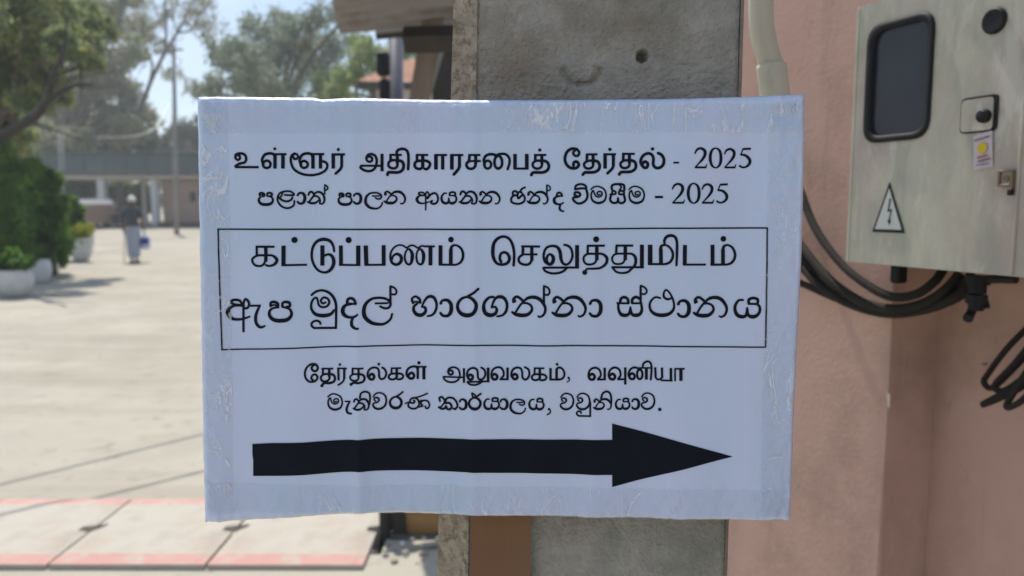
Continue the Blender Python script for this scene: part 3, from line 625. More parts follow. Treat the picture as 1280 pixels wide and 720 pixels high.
TXT['l6'] = """
O 374 446 9
U ma 320 603 1.06
P 18 515,498 582,496; S 26 572,500,18 548,545,26 536,590,28 552,625,26 592,632,20
U ta 612 592 1; S 22 690,455 702,402 750,386 792,410 800,470 792,530
O 450 446 9
U va 142 592 1.02
U ra 330 592 .55
S 16 505,532 545,518; S 22 548,520 540,560 575,590 630,586 662,545 650,495 608,470 568,484 560,514 588,530 612,514 600,498; S 18 620,468 680,452 755,420; S 20 700,560 680,528 712,500 758,508 778,548 764,584 738,586 732,564; S 20 655,520 690,500; S 18 648,575 690,568 706,562
O 530 446 9
S 24 178,502 172,466 200,456 226,480 244,496; S 18 242,495 212,540 180,576; S 26 166,572 200,588 232,582 246,558; S 26 246,558 262,588 298,588 310,558 288,522 238,522; S 24 228,502 270,462 328,466 366,508 376,552 352,586 332,582
U aa 395 592 .55
U ring 502 592 .55; S 20 540,402 572,420 580,448 552,444 540,412; S 22 585,452 610,430 640,412
U ya 672 592 .53
O 610 446 9
U aa 135 592 .55; U la 245 592 .48; U ya 457 592 .52; D 30 685,582; S 16 696,588 700,620 665,645
O 690 446 9
U va 90 592 1
U va 272 592 1; P 22 428,500 428,672; P 20 436,662 295,662; S 20 300,662 276,638 290,612 318,612 326,630
U na 465 592 .48; S 24 550,465 570,408 615,388 652,410 666,470 664,520
U ya 710 592 .5
O 774 446 9
U aa 140 592 .55; U va 246 592 1; D 40 455,590
"""


def parse(txt, gl):
    """returns a list of (mode, width, points) in photograph pixels"""
    res = []; org = (0, 0, 1); cur = None; stack = None
    for ln in txt.strip().splitlines():
        for cmd in ln.split(';'):
            w_ = cmd.split()
            if not w_: continue
            if w_[0] == 'O': org = tuple(float(q) for q in w_[1:4])
            elif w_[0] == 'G': cur = gl.setdefault(w_[1], dict(ref=(float(w_[2]), float(w_[3])), st=[]))
            elif w_[0] == 'E': cur = None
            elif w_[0] == 'U':
                g = gl[w_[1]]; ux, uy, us = (float(q) for q in w_[2:5])
                for m_, wd, pts in g['st']:
                    tk = 1.28 if us < .7 else 1.06 if us == 1 and org[2] == 10 else 1.12 if w_[1] == 'ta' else .9
                    res.append((m_, wd*us*tk/org[2], [(org[0]+(ux+(p[0]-g['ref'][0])*us)/org[2], org[1]+(uy+(p[1]-g['ref'][1])*us)/org[2], (p[2]*us*tk/org[2] if len(p) > 2 else None)) for p in pts]))
            else:
                wd = float(w_[1]); pts = []
                for q in w_[2:]: pts.append(tuple(float(z) for z in q.split(',')))
                if cur is not None: cur['st'].append((w_[0], wd, pts))
                else: res.append((w_[0], wd/org[2], [(org[0]+p[0]/org[2], org[1]+p[1]/org[2], (p[2]/org[2] if len(p) > 2 else None)) for p in pts]))
    return res
def ink(strokes, name, label, up=.0004):
    mb = MB(); n_ = 0
    def put(pts2, fs, lift): mb.add([sign_pt(x, y, lift) for x, y in pts2], fs)
    def disc(x, y, r, lift, n=10): put([(x, y)]+[(x+r*math.cos(2*math.pi*k/n), y+r*math.sin(2*math.pi*k/n)) for k in range(n)], [(0, 1+(k+1) % n, 1+k) for k in range(n)], lift)
    for m_, wd, pts in strokes:
        n_ += 1; lift = up+(n_ % 9)*1.2e-6
        P = [Vector((p[0], p[1], p[2] if len(p) > 2 and p[2] else wd)) for p in pts]
        if m_ == 'D': disc(P[0].x, P[0].y, wd/2, lift, 16); continue
        if m_ in 'SZ': Q = spline(P, 5, m_ == 'Z'); closed = m_ == 'Z'
        else:
            Q = []; closed = False
            for a, b in zip(P, P[1:]):
                k = max(1, int((b.xy-a.xy).length/3)); Q += [a.lerp(b, i/k) for i in range(k)]
            Q.append(P[-1])
        N = len(Q); vs = []
        for i, p in enumerate(Q):
            a, b = (Q[i-1] if (i or closed) else Q[0]), Q[(i+1) % N] if (i < N-1 or closed) else Q[-1]
            t = Vector((b.x-a.x, b.y-a.y)); t = t.normalized() if t.length > 1e-6 else Vector((1, 0)); nn = Vector((-t.y, t.x))*p.z/2
            vs += [(p.x+nn.x, p.y+nn.y), (p.x-nn.x, p.y-nn.y)]
        fs = [(2*i, 2*i+1, (2*i+3) % (2*N), (2*i+2) % (2*N)) for i in range(N if closed else N-1)]
        put(vs, fs, lift)
        if m_ == 'S':
            disc(Q[0].x, Q[0].y, Q[0].z/2, lift+6e-6, 8); disc(Q[-1].x, Q[-1].y, Q[-1].z/2, lift+6e-6, 8)
    o = mb.build(name, M_ink, SIGN); o['label'] = label; return o
def build_print():
    gl = {}
    parse(TXT['glyphs'], gl)
    labs = {'l1': 'bold first heading line ending in 2025', 'l2': 'second heading line ending in 2025', 'l3': 'large upper line inside the ruled frame',
            'l4': 'large lower line inside the ruled frame', 'l5': 'first small line under the frame', 'l6': 'second small line under the frame'}
    for k, lab in labs.items(): ink(parse(TXT[k], gl), 'lettering', lab)
    fr = [('P', 1.9, [(271.5, 286.5), (600, 286.8), (710, 286.5), (820, 285.2), (960, 285)]), ('P', 2.0, [(272.6, 286), (274.5, 360), (277.5, 438)]),
          ('P', 1.7, [(276.6, 437.3), (330, 436), (430, 432.6), (560, 431.5), (720, 431.6), (850, 433), (957.5, 434)]), ('P', 2.0, [(959.2, 284.4), (958.2, 360), (957, 434.6)])]
    ink(fr, 'ruled_frame', 'thin ruled rectangle round the two large lines')
    # arrow as one outline, filled in columns so that it follows the sheet
    top = [(315, 555.5), (340, 553.5), (380, 552.3), (440, 548.6), (470, 548), (765, 549.3), (765.01, 529), (840, 549), (915.5, 570.5)]
    bot = [(316.5, 595.5), (380, 593), (445, 588), (470, 588), (765, 593), (765.01, 608), (840, 589), (915.5, 570.5)]
    mb = MB(); xs = sorted(set(list(np.arange(316, 765, 2))+[765, 765.01]+list(np.arange(768, 916, 4))+[915.4])); rows = 6; V = {}
    for i, x in enumerate(xs):
        a, b = _interp(top, x), _interp(bot, x)
        for j in range(rows+1): V[i, j] = len(mb.v); mb.v.append(tuple(sign_pt(x-(1 if (i == 0 and j < 3) else 0), a+(b-a)*j/rows, .0004)))
    for i in range(len(xs)-1):
        for j in range(rows): mb.f.append((V[i, j], V[i, j+1], V[i+1, j+1], V[i+1, j])); mb.m.append(0)
    o = mb.build('arrow', M_ink, SIGN); o['label'] = 'thick black arrow pointing right'
build_print()

# ------------------------------------------------------------------ pink gate wall, meter box, cables, pipe (right)
E_ = Vector((math.sin(math.radians(20)), -math.cos(math.radians(20)), 0))     # along the wall, towards the camera
N_ = Vector((-math.cos(math.radians(20)), -math.sin(math.radians(20)), 0))    # out of the wall
BP = at_y(1063, 200, 1.2)                                                      # left edge of the box door
def boxp(px, py, off=0.0): return on_plane(px, py, BP+N_*off, N_)
def wallp(px, py, off): return on_plane(px, py, BP+N_*off, N_)
def flat(v): return Vector((v.x, v.y, 0))
def build_wall():
    A = flat(wallp(1115, 400, -.10)); far = A-E_*1.15; B = A-N_*.10          # pilaster corner, its far end, concave corner
    C = B+E_*2.2; zt = 3.4
    root = empty('gate_wall', A, 'salmon pink plastered wall with a projecting pillar behind the meter box', 'wall')
    nrm_d = -N_
    def slab(pts, name, m=M_wall, z0=-.3, z1=zt):
        # dense vertical sheet following pts
        mb = MB(); V = []
        P = []
        for a, b in zip(pts, pts[1:]):
            k = max(2, int((b-a).length/.02)); P += [a.lerp(b, i/k) for i in range(k)]
        P.append(pts[-1]); zs = [z0]+list(np.arange(.6, 2.4, .03))+[z1]
        d = (pts[-1]-pts[0]).normalized(); n = Vector((d.y, -d.x, 0))
        for i, p in enumerate(P):
            for z in zs:
                q = p+n*(.0022*noise.noise(Vector((p.x*4+p.y*5, z*4, 2)))+.0007*noise.noise(Vector((p.x*22+p.y*22, z*20, 2))))*(0 if i in (0, len(P)-1) else 1)
                V.append((q.x, q.y, z))
        L = len(zs); fs = [(i*L+j, (i+1)*L+j, (i+1)*L+j+1, i*L+j+1) for i in range(len(P)-1) for j in range(L-1)]
        mb.add(V, fs); return mb.build(name, m, root, smooth=True)
    r = .004
    slab([far, A-E_*r], 'pillar_front'); slab([A-E_*r, A-N_*r*.3-E_*r*.3, A-N_*r], 'pillar_edge')
    slab([A-N_*r, B], 'pillar_side'); slab([B, C], 'wall_face')
    # thickness behind
    far2 = far-N_*.35; C2 = C-N_*.25
    slab([C, C2], 'wall_end'); slab([C2, far2], 'wall_back'); slab([far2, far], 'pillar_end')
    mb = MB(); mb.add([(p.x, p.y, zt) for p in (far, A, B, C, C2, far2)], [(0, 1, 2, 3, 4, 5)]); mb.build('wall_top', M_wall, root)
    return A, B
WA, WB = build_wall()

def lerp3(a, b, t): return a+(b-a)*t
def rr_poly(corners, rad, n=6):
    """rounded quadrilateral from four 3-D corners"""
    out_ = []
    for i in range(4):
        p = corners[i]; a = corners[i-1]; b = corners[(i+1) % 4]
        u = (a-p).normalized()*rad; v = (b-p).normalized()*rad
        for k in range(n+1):
            t = k/n; out_.append((p+u)*(1-t)**2+p*2*t*(1-t)+(p+v)*t*t)
    return out_
def prism(mb, ring, d, mi=0, cap=True):
    m = len(ring); mb.add(ring+[p+d for p in ring], ([tuple(range(m))] if cap else [])+[tuple(range(2*m-1, m-1, -1))]+[(i, m+i, m+(i+1) % m, (i+1) % m) for i in range(m)], mi)
def build_box():
    zt = boxp(1063, 12).z; zb = boxp(1063, 327).z; L0 = boxp(1063, 200); t1 = (boxp(1302, 200)-L0).dot(E_)
    zt = L0.z+.5*(zt-L0.z)*2
    width = t1; 
    root = empty('meter_box', L0-N_*.1+E_*.2, 'grey beige metal electricity meter box with dark window and warning triangle', 'meter box')
    root.location.z = zb
    def P(s, z, o=0.0): return Vector((L0.x, L0.y, z))+E_*s+N_*o
    # body, a little larger than the door
    W1 = width+.06
    def cub(s0, s1, z0, z1, o0, o1, name, m, bev=.003, parent=root):
        R = Matrix((E_, N_, Vector((0, 0, 1)))).transposed(); c = P((s0+s1)/2, (z0+z1)/2, (o0+o1)/2)
        mb = MB(); mb.box(c, (abs(s1-s0), abs(o1-o0), abs(z1-z0)), R, bev); return mb.build(name, m, parent)
    H = zt
    # door with a window hole
    wc = [boxp(1087, 36), boxp(1167, 14), boxp(1161, 168), boxp(1083, 179)]
    s = [(q-L0).dot(E_) for q in wc]; s0 = (s[0]+s[3])/2; s1 = (s[1]+s[2])/2; zw1 = (wc[0].z+wc[1].z)/2; zw0 = (wc[2].z+wc[3].z)/2
    q4 = [P(s0, zw1), P(s1, zw1), P(s1, zw0), P(s0, zw0)]; ring = rr_poly(q4, .026, 6)
    cub(.004, width-.004, zb+.004, H-.004, -.19, -.022, 'cabinet', M_box)
    # door skin: ring of quads from window to door outline
    out4 = [P(0, H), P(width, H), P(width, zb), P(0, zb)]
    mb = MB(); m = len(ring); outer = []
    cen = sum((Vector(q) for q in q4), Vector())/4
    for p in ring:
        d = p-cen; ds, dz = d.dot(E_), d.z; ks = []
        sc, zc = (cen-P(0, cen.z)).dot(E_), cen.z
        if ds > 1e-6: ks.append((width-sc)/ds)
        if ds < -1e-6: ks.append(-sc/ds)
        if dz > 1e-6: ks.append((H-zc)/dz)
        if dz < -1e-6: ks.append((zb-zc)/dz)
        k = min(ks); outer.append(cen+d*k)
    # insert the true corners
    def ang(p): d = p-cen; return math.atan2(d.z, d.dot(E_))
    allp = outer+out4
    mb.add(ring+outer, [(i, (i+1) % m, m+(i+1) % m, m+i) for i in range(m)])
    for c in out4:
        best = sorted(range(m), key=lambda i: (outer[i]-c).length)
        a = ang(c)
        for i in range(m):
            j = (i+1) % m; x, y = ang(outer[i]), ang(outer[j])
            lo, hi = min(x, y), max(x, y)
            if hi-lo < math.pi and lo < a < hi: mb.add([outer[i], outer[j], c], [(0, 1, 2)])
    ed = [(0, 1), (1, 2), (2, 3), (3, 0)]
    for a, b in ed: mb.add([out4[a], out4[b], out4[b]-N_*.012, out4[a]-N_*.012], [(0, 3, 2, 1)])
    prism_ring = ring; mb.add(ring+[p-N_*.02 for p in ring], [(i, (i+1) % m, m+(i+1) % m, m+i) for i in range(m)])
    door = mb.build('door', M_box, root)
    # rubber gasket and glass
    mb = MB(); rin = rr_poly([P(s0+.007, zw1-.007), P(s1-.007, zw1-.007), P(s1-.007, zw0+.007), P(s0+.007, zw0+.007)], .022, 6)
    ro = [p+N_*.003 for p in rr_poly([P(s0-.003, zw1+.003), P(s1+.003, zw1+.003), P(s1+.003, zw0-.003), P(s0-.003, zw0-.003)], .028, 6)]; ri = [p+N_*.0015 for p in rin]; rb = [p-N_*.006 for p in rin]
    mb.add([p-N_*.003 for p in ro]+ro+ri+rb, [(k*m+i, k*m+(i+1) % m, (k+1)*m+(i+1) % m, (k+1)*m+i) for k in range(3) for i in range(m)])
    mb.build('window_gasket', M_black, root, smooth=True)
    mb = MB(); mb.add([p-N_*.004 for p in rin], [tuple(range(m))]); mb.build('window_pane', M_glass, root)
    # round black plug, lock plate with knob, latch, triangle, sticker
    R = Matrix((E_, Vector((0, 0, 1)), N_)).transposed()
    c = boxp(1244, 26); mb = MB(); mb.lathe([(.0162, -.004), (.0162, .003), (.0135, .005), (.004, .0045)], c, 24, rot=R); mb.build('rubber_plug', M_black, root)
    lc = [boxp(1201, 124), boxp(1250, 117), boxp(1247, 162), boxp(1202, 169)]
    ls = [(q-L0).dot(E_) for q in lc]; a, b = (ls[0]+ls[3])/2, (ls[1]+ls[2])/2; z1, z0 = (lc[0].z+lc[1].z)/2, (lc[2].z+lc[3].z)/2
    mb = MB(); ring0 = rr_poly([P(a, z1, .0004), P(b, z1, .0004), P(b, z0, .0004), P(a, z0, .0004)], .007, 4); prism(mb, [p+N_*.0012 for p in ring0], -N_*.001); pl = mb.build('lock_recess', M_black, root)
    mb = MB(); ring1 = rr_poly([P(a+.002, z1-.0025, .003), P(b-.006, z1-.0025, .003), P(b-.006, z0+.002, .003), P(a+.002, z0+.002, .003)], .006, 4); prism(mb, ring1, -N_*.002); mb.build('lock_plate', M_box, pl).matrix_parent_inverse = Matrix()
    kc = boxp(1230, 145, .006); mb = MB(); mb.lathe([(.0085, -.003), (.0085, .004), (.006, .007), (.002, .0078)], kc, 18, rot=R)
    k = mb.build('lock_knob', M_black, root)
    # latch
    la = [boxp(1251, 213), boxp(1270, 211), boxp(1269, 233), boxp(1251, 233)]; ls = [(q-L0).dot(E_) for q in la]; a, b = ls[0], ls[1]; z1, z0 = la[0].z, la[2].z
    mb = MB(); 
    for (u0, u1, v0, v1) in ((a, a+.003, z0, z1), (b-.003, b, z0-.004, z1), (a+.003, b-.003, z1-.003, z1), (a+.003, b-.003, z0, z0+.003)):
        mb.box(P((u0+u1)/2, (v0+v1)/2, .003), (u1-u0, .006, v1-v0), Matrix((E_, N_, Vector((0, 0, 1)))).transposed(), .0006)
    lt = mb.build('latch_frame', M_brass, root); mb = MB(); mb.box(P((a+b)/2, (z0+z1)/2, .0012), (b-a-.004, .002, z1-z0-.005), Matrix((E_, N_, Vector((0, 0, 1)))).transposed(), .0004); mb.build('latch_plate', M_box, root)
    mb = MB(); mb.lathe([(.004, 0), (.004, .003), (.0015, .0035)], P((a+b)/2, (z0+z1)/2, .0005), 12, rot=R); mb.build('latch_screw', M_brass, root)
    mb = MB(); mb.box(P(b-.002, z0-.007, .004), (.006, .006, .008), Matrix((E_, N_, Vector((0, 0, 1)))).transposed(), .001); mb.build('latch_pin', M_black, root)
    # warning triangle: black border, white face, bolt
    T = [boxp(1112, 227, .0010), boxp(1131, 291.5, .0010), boxp(1090, 290, .0010)]; cc = sum(T, Vector())/3
    mb = MB(); mb.add(T, [(0, 1, 2)]); mb.add([p+N_*.0004+(cc-p)*.19 for p in T], [(0, 1, 2)], 1)
    bolt = [(1112, 248), (1109, 265), (1113, 264), (1110.5, 275), (1109, 275), (1111.5, 282), (1114, 274.5), (1112.3, 274.8), (1115, 261), (1111.3, 262.5), (1114, 248)]
    mb.add([boxp(x, y, .0018) for x, y in bolt], [tuple(range(len(bolt)))], 0)
    o = mb.build('warning_triangle', [M_black, mat('sticker_white', (.48, .50, .48), (.52, .54, .52), rough=.5)], root); o['label'] = 'white triangle sticker with black border and lightning bolt'
    # small inspection sticker
    R2 = [boxp(1217, 170, .0034), boxp(1240, 163, .0034), boxp(1241, 208, .0012), boxp(1217, 213, .0012)]
    mb = MB(); mb.add(R2, [(0, 1, 2, 3)])
    def quad(x0, y0, x1, y1, mi, tilt=-3): mb.add([boxp(x0, y0, .0040), boxp(x1, y0+tilt, .0040), boxp(x1, y1+tilt, .0040), boxp(x0, y1, .0040)], [(0, 1, 2, 3)], mi)
    quad(1218, 175, 1237, 177, 1, -6)
    cc = boxp(1227.5, 185, .0042); mb.add([cc+(E_*math.cos(q)+Vector((0, 0, 1))*math.sin(q))*.0068 for q in [2*math.pi*k/18 for k in range(18)]], [tuple(range(18))], 2)
    quad(1221, 196, 1234, 198.5, 3); quad(1222, 201, 1238, 203, 1, -4); quad(1220, 206, 1230, 207.5, 4, -2); quad(1229, 205, 1236, 206.5, 4, -2)
    o = mb.build('inspection_sticker', [mat('sticker_lilac', (.52, .46, .48), (.56, .50, .53)), mat('sticker_purple', (.22, .09, .16)), mat('sticker_yellow', (.62, .45, .02)), mat('sticker_rust', (.35, .15, .10)), mat('sticker_blue', (.20, .18, .35))], root)
    o['label'] = 'small pale sticker with a yellow disc and faded print'
    # bottom glands and bracket
    def gx(px, py, off): return boxp(px, py, off)
    mb = MB(); g = gx(1124, 333, -.05); mb.box(g, (.016, .02, .05), Matrix((E_, N_, Vector((0, 0, 1)))).transposed(), .002); mb.box(g+Vector((0, 0, .02)), (.03, .03, .008), Matrix((E_, N_, Vector((0, 0, 1)))).transposed(), .001)
    mb.build('mounting_bracket', M_black, root)
    g = gx(1222, 350, -.06); mb = MB(); 
    for zz, r in ((0, .016), (-.012, .012), (-.026, .014), (-.036, .010)):
        mb.lathe([(r, -.006), (r, .006)], g+Vector((0, 0, zz)), 8)
    mb.tube([g+Vector((0, 0, -.03)), g+Vector((-.006, 0, -.045)), g+Vector((-.016, -.01, -.052))], [.007, .006, .007], 7)
    mb.tube([g+Vector((0, 0, -.02)), g+Vector((.012, 0, -.03)), g+Vector((.012, -.004, -.038))], .005, 7)
    mb.tube([g+Vector((0, 0, 0)), g+E_*.03+Vector((0, 0, .004)), g+E_*.055+Vector((0, 0, .006))], .006, 7)
    mb.build('cable_gland', M_black, root)
    sr = (boxp(1273, 200)-L0).dot(E_); cub(sr, sr+.004, zb+.002, H-.002, -.001, .0022, 'door_fold', M_box, .001)
    sr = .006; cub(sr-.004, sr, zb+.002, H-.002, -.001, .0015, 'door_fold', M_box, .0007)
    # small nails and rust stains under the box are part of the wall
    return P
PBOX = build_box()
def wall_bits():
    root = bpy.data.objects['gate_wall']
    mb = MB(); c = wallp(1270, 352, -.195); mb.tube([c, c+N_*.02], .003, 6); c2 = wallp(1233, 455, -.195); mb.tube([c2, c2+N_*.01], .002, 6); mb.build('nail', M_steel, root)
    c = on_plane(1111, 500, BP-N_*.10, N_); mb = MB()
    mb.add([c+E_*a+Vector((0, 0, b))+N_*.0012 for a, b in ((-.004, .012), (.0035, .010), (.0035, -.014), (-.001, -.010))], [(0, 3, 2, 1)]); mb.build('plaster_chip', mat('bare_plaster', (.6, .5, .42)), root)
wall_bits()
def cables():
    ends_ = [boxp(1172, 343, -.06), boxp(1190, 345, -.08), boxp(1212, 347, -.07), boxp(1232, 350, -.09)]
    defs = [([(960, 150), (995, 225), (1018, 283), (1050, 328), (1085, 357), (1115, 371), (1145, 368), (1168, 352), (1178, 338)], 11.5, 'topmost thick black cable looping from behind the notice up into the meter box'),
            ([(958, 240), (990, 290), (1010, 318), (1040, 352), (1075, 376), (1112, 386), (1150, 381), (1180, 364), (1200, 342)], 12.5, 'second thick black cable from the top, sagging under the meter box'),
            ([(955, 280), (985, 318), (1004, 336), (1025, 358), (1062, 380), (1110, 392), (1160, 386), (1200, 368), (1218, 344)], 12.0, 'third thick black cable from the top, crossing the lowest one beside the notice'),
            ([(950, 330), (985, 347), (1006, 356), (1050, 375), (1095, 388), (1140, 390), (1185, 378), (1212, 362), (1226, 346)], 10.0, 'lowest and thinnest of the black cables leaving the notice edge'),
            ([(952, 265), (990, 306), (1016, 338), (1048, 366), (1090, 383), (1135, 387), (1178, 372), (1206, 352), (1214, 340)], 9.5, 'black cable lying inside the bundle, between the second and third from the top')]
    for i, (pts, wpx, lab) in enumerate(defs):
        P = []
        for k, (x, y) in enumerate(pts):
            t = k/(len(pts)-1); off = -.085+.06*math.sin(t*math.pi)*(1-.3*i)+.012*i*(1-t)
            P.append(wallp(x, y, off-.0) if True else None)
        mb = MB(); mb.tube(spline(P, 6), wpx*.5*1.15/F, 10)
        o = mb.build('power_cable', M_cable, smooth=True); tag(o, lab, 'cable', 'thick black cables under the meter box')
    loops = [([(1300, 395), (1262, 432), (1236, 466), (1230, 478), (1242, 484), (1275, 452), (1300, 425)], 'slack loop nearest the wall corner'),
             ([(1300, 415), (1268, 455), (1243, 482), (1256, 488), (1282, 470), (1300, 450)], 'middle'),
             ([(1300, 470), (1262, 492), (1228, 506), (1250, 494), (1280, 478), (1300, 476)], 'low'), ([(1300, 440), (1275, 478), (1258, 508), (1276, 502), (1300, 478)], 'end')]
    root = empty('cable_coil', wallp(1270, 480, -.16), 'slack black cable hanging in tight loops at the right edge of the photo', 'cable')
    for i, (pts, lab) in enumerate(loops):
        P = [wallp(x, y, -.165+.016*(i+(k % 2)*.3)) for k, (x, y) in enumerate(pts)]; mb = MB(); mb.tube(spline(P, 6), .0046, 8); mb.build('loop', M_cable, root, smooth=True)
cables()
def pvc():
    Y = .86
    root = empty('plastic_pipe', at_y(970, 130, Y), 'ivory plastic pipe coming down between the pole and the pink wall', 'pipe')
    c = [at_y(950, -160, Y), at_y(951, 0, Y), at_y(954, 45, Y), at_y(964, 82, Y)]
    mb = MB(); P = spline(c, 6); r = 14.5*Y/F; mb.tube(P, r, 20); mb.build('upper_length', M_pvc, root, smooth=True)
    c = [at_y(964, 80, Y), at_y(970, 130, Y), at_y(985, 240, Y+.02), at_y(995, 640, Y+.02)]; c = c[:3]+[at_y(940, 300, Y+.03)]
    mb = MB(); mb.tube(spline(c, 6), r*1.20, 20); mb.build('socket_end', M_pvc, root, smooth=True)
pvc()

# ------------------------------------------------------------------ foliage
def leaves(name, centers, radii, n, size, material, parent=None, flat_=.75, seed=1, shell=.5):
    g = np.random.default_rng(seed); k = len(centers); C_ = np.array([tuple(c) for c in centers]); R_ = np.array(radii)
    pr = R_**2; idx = g.choice(k, n, p=pr/pr.sum())
    # sub-clumps so that the crown has light and dark masses and gaps
    sub = []
    for i in range(k):
        m = 22; d = g.normal(size=(m, 3)); d /= np.linalg.norm(d, axis=1)[:, None]; rr = g.uniform(shell, 1, m)**.7
        sub.append(C_[i]+d*rr[:, None]*R_[i]*np.array([1, 1, flat_]))
    sub = np.array(sub); si = g.integers(0, sub.shape[1], n)
    pos = sub[idx, si]+g.normal(size=(n, 3))*(R_[idx]*.17)[:, None]
    a = g.normal(size=(n, 3)); a /= np.linalg.norm(a, axis=1)[:, None]; b = g.normal(size=(n, 3)); b -= a*(a*b).sum(1)[:, None]; b /= np.linalg.norm(b, axis=1)[:, None]
    s = (size*g.uniform(.6, 1.3, n))[:, None]
    v = np.stack([pos-a*s, pos+b*s*.45, pos+a*s, pos-b*s*.45], 1).reshape(-1, 3)
    me = bpy.data.meshes.new(name); me.vertices.add(4*n); me.vertices.foreach_set('co', v.ravel()); me.loops.add(4*n); me.loops.foreach_set('vertex_index', np.arange(4*n, dtype=np.int32))
    me.polygons.add(n); me.polygons.foreach_set('loop_start', np.arange(0, 4*n, 4, dtype=np.int32)); me.update(calc_edges=True); me.materials.append(material)
    o = bpy.data.objects.new(name, me); COL.objects.link(o)
    if parent is not None: o.parent = parent; o.matrix_parent_inverse = Matrix.Translation(-parent.location)
    return o
def tree(name, label, cat, base, blobs, D, n, leafpx, lm, trunk_px, jitter=.12, group=None, limbs=True, seed=1, bark=M_bark, flat_=.75, shell=.5, trunk_top=None):
    """blobs: crown masses as (px, py, r px) seen at depth D; trunk from base to the crown"""
    rnd = random.Random(seed); b = Vector((base[0], D, 0)); root = empty(name, b, label, cat, group)
    C_, R_ = [], []
    for x, y, r in blobs:
        Y = D*(1+rnd.uniform(-jitter, jitter)); C_.append(at_y(x, y, Y)); R_.append(r*Y/F)
    if n: leaves('crown', C_, R_, n, leafpx*D/F, lm, root, seed=seed, flat_=flat_, shell=shell)
    r = trunk_px*D/F/2; mb = MB()
    top = trunk_top if trunk_top else Vector((b.x*.6+sum(c.x for c in C_)/len(C_)*.4, D, min(c.z for c in C_)))
    mid = b.lerp(top, .5)+Vector((r*rnd.uniform(-1, 1), 0, 0)); T = spline([b-Vector((0, 0, .3)), mid, top], 6)
    mb.tube(T, [r*(1.15-.5*i/len(T)) for i in range(len(T))], 9)
    mb.build('trunk', bark, root, smooth=True)
    if limbs:
        mb = MB()
        for c in C_:
            s = T[rnd.randrange(len(T)//2, len(T))]; m = s.lerp(c, .5)+Vector((0, 0, (c-s).length*.10)); Q = spline([s, m, c], 4)
            mb.tube(Q, [r*.45*(1-.8*i/len(Q)) for i in range(len(Q))], 6)
            for _ in range(3):
                q = Q[rnd.randrange(len(Q)//2, len(Q))]; e = c+Vector([rnd.uniform(-1, 1)*R_[0]*.9 for _ in range(3)])
                mb.tube([q, q.lerp(e, .5)+Vector((0, 0, .03*D/10)), e], [r*.16, r*.11, r*.04], 5)
        mb.build('limbs', bark, root, smooth=True)
    return root
L_a = leaf_mat('olive_leaves', (.17, .22, .10), (.25, .30, .14), (.42, .42, .14), .9)
L_b = leaf_mat('greyish_leaves', (.25, .26, .18), (.34, .33, .25), (.24, .32, .12), .5)
L_c = leaf_mat('bluish_leaves', (.20, .25, .18), (.27, .32, .24), (.30, .32, .18), .25)
L_d = leaf_mat('fresh_green_leaves', (.20, .28, .10), (.27, .35, .14), (.32, .36, .16), .4)
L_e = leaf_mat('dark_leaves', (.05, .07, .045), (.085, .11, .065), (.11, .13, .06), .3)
L_h = leaf_mat('shrub_leaves', (.06, .13, .022), (.12, .26, .04), (.19, .33, .06), 1.3)
L_y = leaf_mat('yellow_green_leaves', (.30, .33, .03), (.42, .42, .06), (.16, .24, .03), 3)
def X(px, D): return at_y(px, HOR, D).x
tree('leafy_tree', 'large olive green tree overhanging the top left of the yard', 'tree', (X(-75, 17), 0),
     [(5, 20, 55), (55, 30, 42), (-20, 90, 55), (25, 90, 34), (100, 22, 28), (80, 55, 24), (-50, 30, 60), (5, 160, 36), (50, 15, 40), (60, 95, 22), (20, 175, 25), (105, 55, 20), (125, 35, 20), (115, 75, 18), (-20, 150, 40), (35, 130, 26), (70, 118, 20), (-45, 190, 40), (60, 70, 26)], 17, 36000, 4.2, L_a, 24, seed=3)
tr_ = bpy.data.objects['leafy_tree']; mb = MB()
mb.tube(spline([at_y(-30, 185, 15.5), at_y(38, 150, 14.2), at_y(60, 126, 13.9), at_y(90, 108, 13.8), at_y(118, 104, 13.8)], 6), [.13, .12, .11, .10, .095, .09, .09, .085, .08, .08, .075, .07, .07, .065, .06, .06, .055, .05, .045, .04, .035, .03, .025, .02, .015], 8)
mb.tube(spline([at_y(60, 126, 13.9), at_y(66, 96, 13.8), at_y(80, 60, 13.8), at_y(84, 20, 13.8)], 6), [.06-.0026*k for k in range(19)], 7)
mb.build('low_branch', mat('dark_bark', (.03, .025, .02), (.05, .04, .035), rough=.95), tr_, smooth=True)
tree('sparse_tree', 'brownish half-bare tree behind the big leafy one', 'tree', (X(60, 62), 0),
     [(118, 95, 30), (142, 115, 28), (165, 135, 24), (110, 140, 34), (135, 160, 28), (85, 150, 30), (60, 170, 26), (150, 80, 24), (95, 110, 30), (70, 140, 28), (185, 150, 16), (120, 70, 20), (160, 165, 22), (100, 175, 20), (40, 150, 26), (135, 30, 26), (165, 62, 22), (105, 5, 28), (150, -5, 24), (180, 40, 16)], 62, 30000, 3.0, L_b, 9, seed=5)
